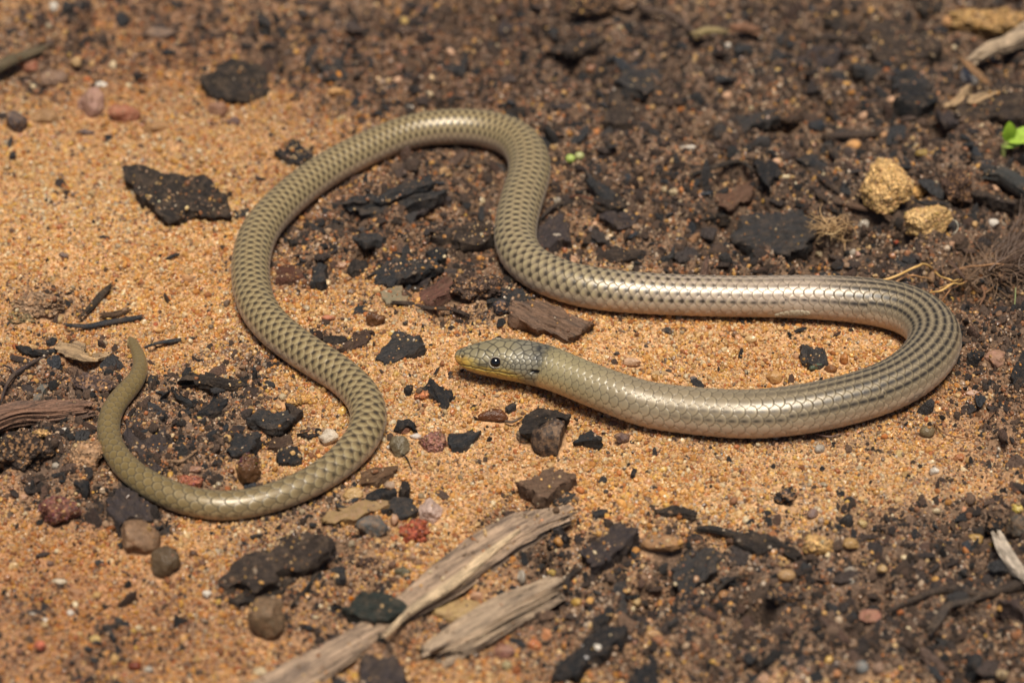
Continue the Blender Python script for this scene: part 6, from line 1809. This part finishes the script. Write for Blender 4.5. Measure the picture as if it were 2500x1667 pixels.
# the grains sandstones are made of
P, oc_ = tri_samples((), up=-.5, own=True)
n = len(P); rad = np.clip(np.exp(rng.normal(math.log(.0165), .3, n)), .008, .035)
cc = np.clip(oc_ * rng.uniform(.6, 1.3, (n, 1)) * np.array([1, 1, 1]) + rng.uniform(-.03, .03, (n, 3)), .01, .9)
scatter('sandstone_grains', P, rad, rng.uniform(.65, 1.25, (n, 3)), cc, gc1, 12)

# dark soil crumbs
N3 = 150000
P = area_points(N3); N3 = len(P)
so_ = lookup(SO, P[:, 0], P[:, 1])
cl = fbm(P[:, 0] * 3, P[:, 1] * 3, seed=95, oct=2)
keep = rng.rand(N3) < np.clip(so_ * (.62 + .35 * cl), 0, 1) ** 1.2 + .03
P, so_ = P[keep], so_[keep]; n = len(P)
rad = np.clip(np.exp(rng.normal(math.log(.030), .5, n)), .010, .13) * (.6 + .4 * so_)
P[:, 2] = lookup(HG, P[:, 0], P[:, 1]) + rad * rng.uniform(-.4, .45, n)
ok = clear_of_body(P[:, 0], P[:, 1], P[:, 2], rad, .8) & uncovered(P)
P, so_, rad = P[ok], so_[ok], rad[ok]; n = len(P)
base = np.array([[.085, .051, .033], [.13, .078, .050], [.050, .034, .026], [.18, .11, .07], [.028, .025, .023]])
cc = base[rng.choice(5, n, p=[.34, .28, .16, .12, .10])] * (1 + .2 * rng.randn(n))[:, None]
scatter('soil_crumbs', P, rad, rng.uniform(.55, 1.3, (n, 3)) * np.array([1.15, 1, .8]), np.clip(cc, .012, .3), gc2, 8)

# mulch: thin splinters of bark and charcoal strewn through the soil
gc3 = bpy.data.collections.new('bark_splinter')
for k in range(10):
    P_, F_ = rock_shape(900 + k * 7, 3, 14, .50, .10)
    P_ = P_ / np.abs(P_).max(0) * np.array([1, .42 + .04 * k, .20])
    P_[:, 2] += .05 * fbm(P_[:, 0] * 2, P_[:, 1] * 12, seed=k, oct=2)
    me = bpy.data.meshes.new('bark_splinter'); me.from_pydata(P_.tolist(), [], F_); me.materials.append(M['crumb']); me.update()
    gc3.objects.link(bpy.data.objects.new('bark_splinter', me))
N6 = 15000
P = area_points(N6); N6 = len(P)
so_ = lookup(SO, P[:, 0], P[:, 1])
keep = rng.rand(N6) < .50 * sstep(.18, .9, so_) + .006
P, so_ = P[keep], so_[keep]; n = len(P)
rad = np.clip(np.exp(rng.normal(math.log(.085), .48, n)), .035, .30)
P[:, 2] = lookup(HG, P[:, 0], P[:, 1]) + rad * .14 + .01
ok = clear_of_body(P[:, 0], P[:, 1], P[:, 2], rad, 1.15) & uncovered(P, True)
P, so_, rad = P[ok], so_[ok], rad[ok]; n = len(P)
bc = np.array([[.030, .027, .026], [.060, .038, .028], [.095, .056, .038], [.042, .030, .025], [.15, .085, .05], [.035, .036, .040]])
cc = bc[rng.choice(6, n, p=[.26, .26, .14, .2, .04, .10])] * rng.uniform(.7, 1.35, (n, 1))
rt = np.stack([rng.normal(0, .3, n), rng.normal(0, .25, n), rng.uniform(0, 2 * np.pi, n)], 1)
scatter('bark_splinters', P, rad, rng.uniform(.7, 1.2, (n, 3)), cc, gc3, 10, rot=rt)

# larger litter bits and small gravel, densest in the soil
N4 = 9000
P = area_points(N4); N4 = len(P)
so_ = lookup(SO, P[:, 0], P[:, 1])
keep = rng.rand(N4) < (.05 + .60 * so_)
P, so_ = P[keep], so_[keep]; n = len(P)
rad = np.clip(np.exp(rng.normal(math.log(.05), .48, n)), .025, .22) * np.where(so_ > .4, 1, .75)
P[:, 2] = lookup(HG, P[:, 0], P[:, 1]) + rad * .12
ok = clear_of_body(P[:, 0], P[:, 1], P[:, 2], rad, 1.0) & uncovered(P, True)
P, so_, rad = P[ok], so_[ok], rad[ok]; n = len(P)
an = rng.uniform(.5, 1.0, (n, 3)); an[:, 0] = rng.uniform(1.0, 2.3, n); an[:, 2] = rng.uniform(.3, .7, n)
cc = np.array([.028, .024, .022]) * rng.uniform(.6, 2.6, (n, 1)) * np.where(rng.rand(n, 1) < .55, np.array([[2.2, 1.4, 1.0]]), 1.0)
o4 = scatter('charcoal_crumbs', P, rad, an, np.clip(cc, .01, .2), gc2, 8)
N5 = 2600
P = area_points(N5); N5 = len(P); n = N5
so_ = lookup(SO, P[:, 0], P[:, 1])
rad = np.clip(np.exp(rng.normal(math.log(.048), .28, n)), .03, .10)
P[:, 2] = lookup(HG, P[:, 0], P[:, 1]) + rad * .3
ok = clear_of_body(P[:, 0], P[:, 1], P[:, 2], rad, 1.0) & uncovered(P, True)
P, rad = P[ok], rad[ok]; n = len(P)
cc = PAL[rng.choice(len(PAL), n, p=PW)] * rng.uniform(.7, 1.0, (n, 1))
scatter('small_gravel', P, rad, rng.uniform(.6, 1.1, (n, 3)), cc, gc1, 12)
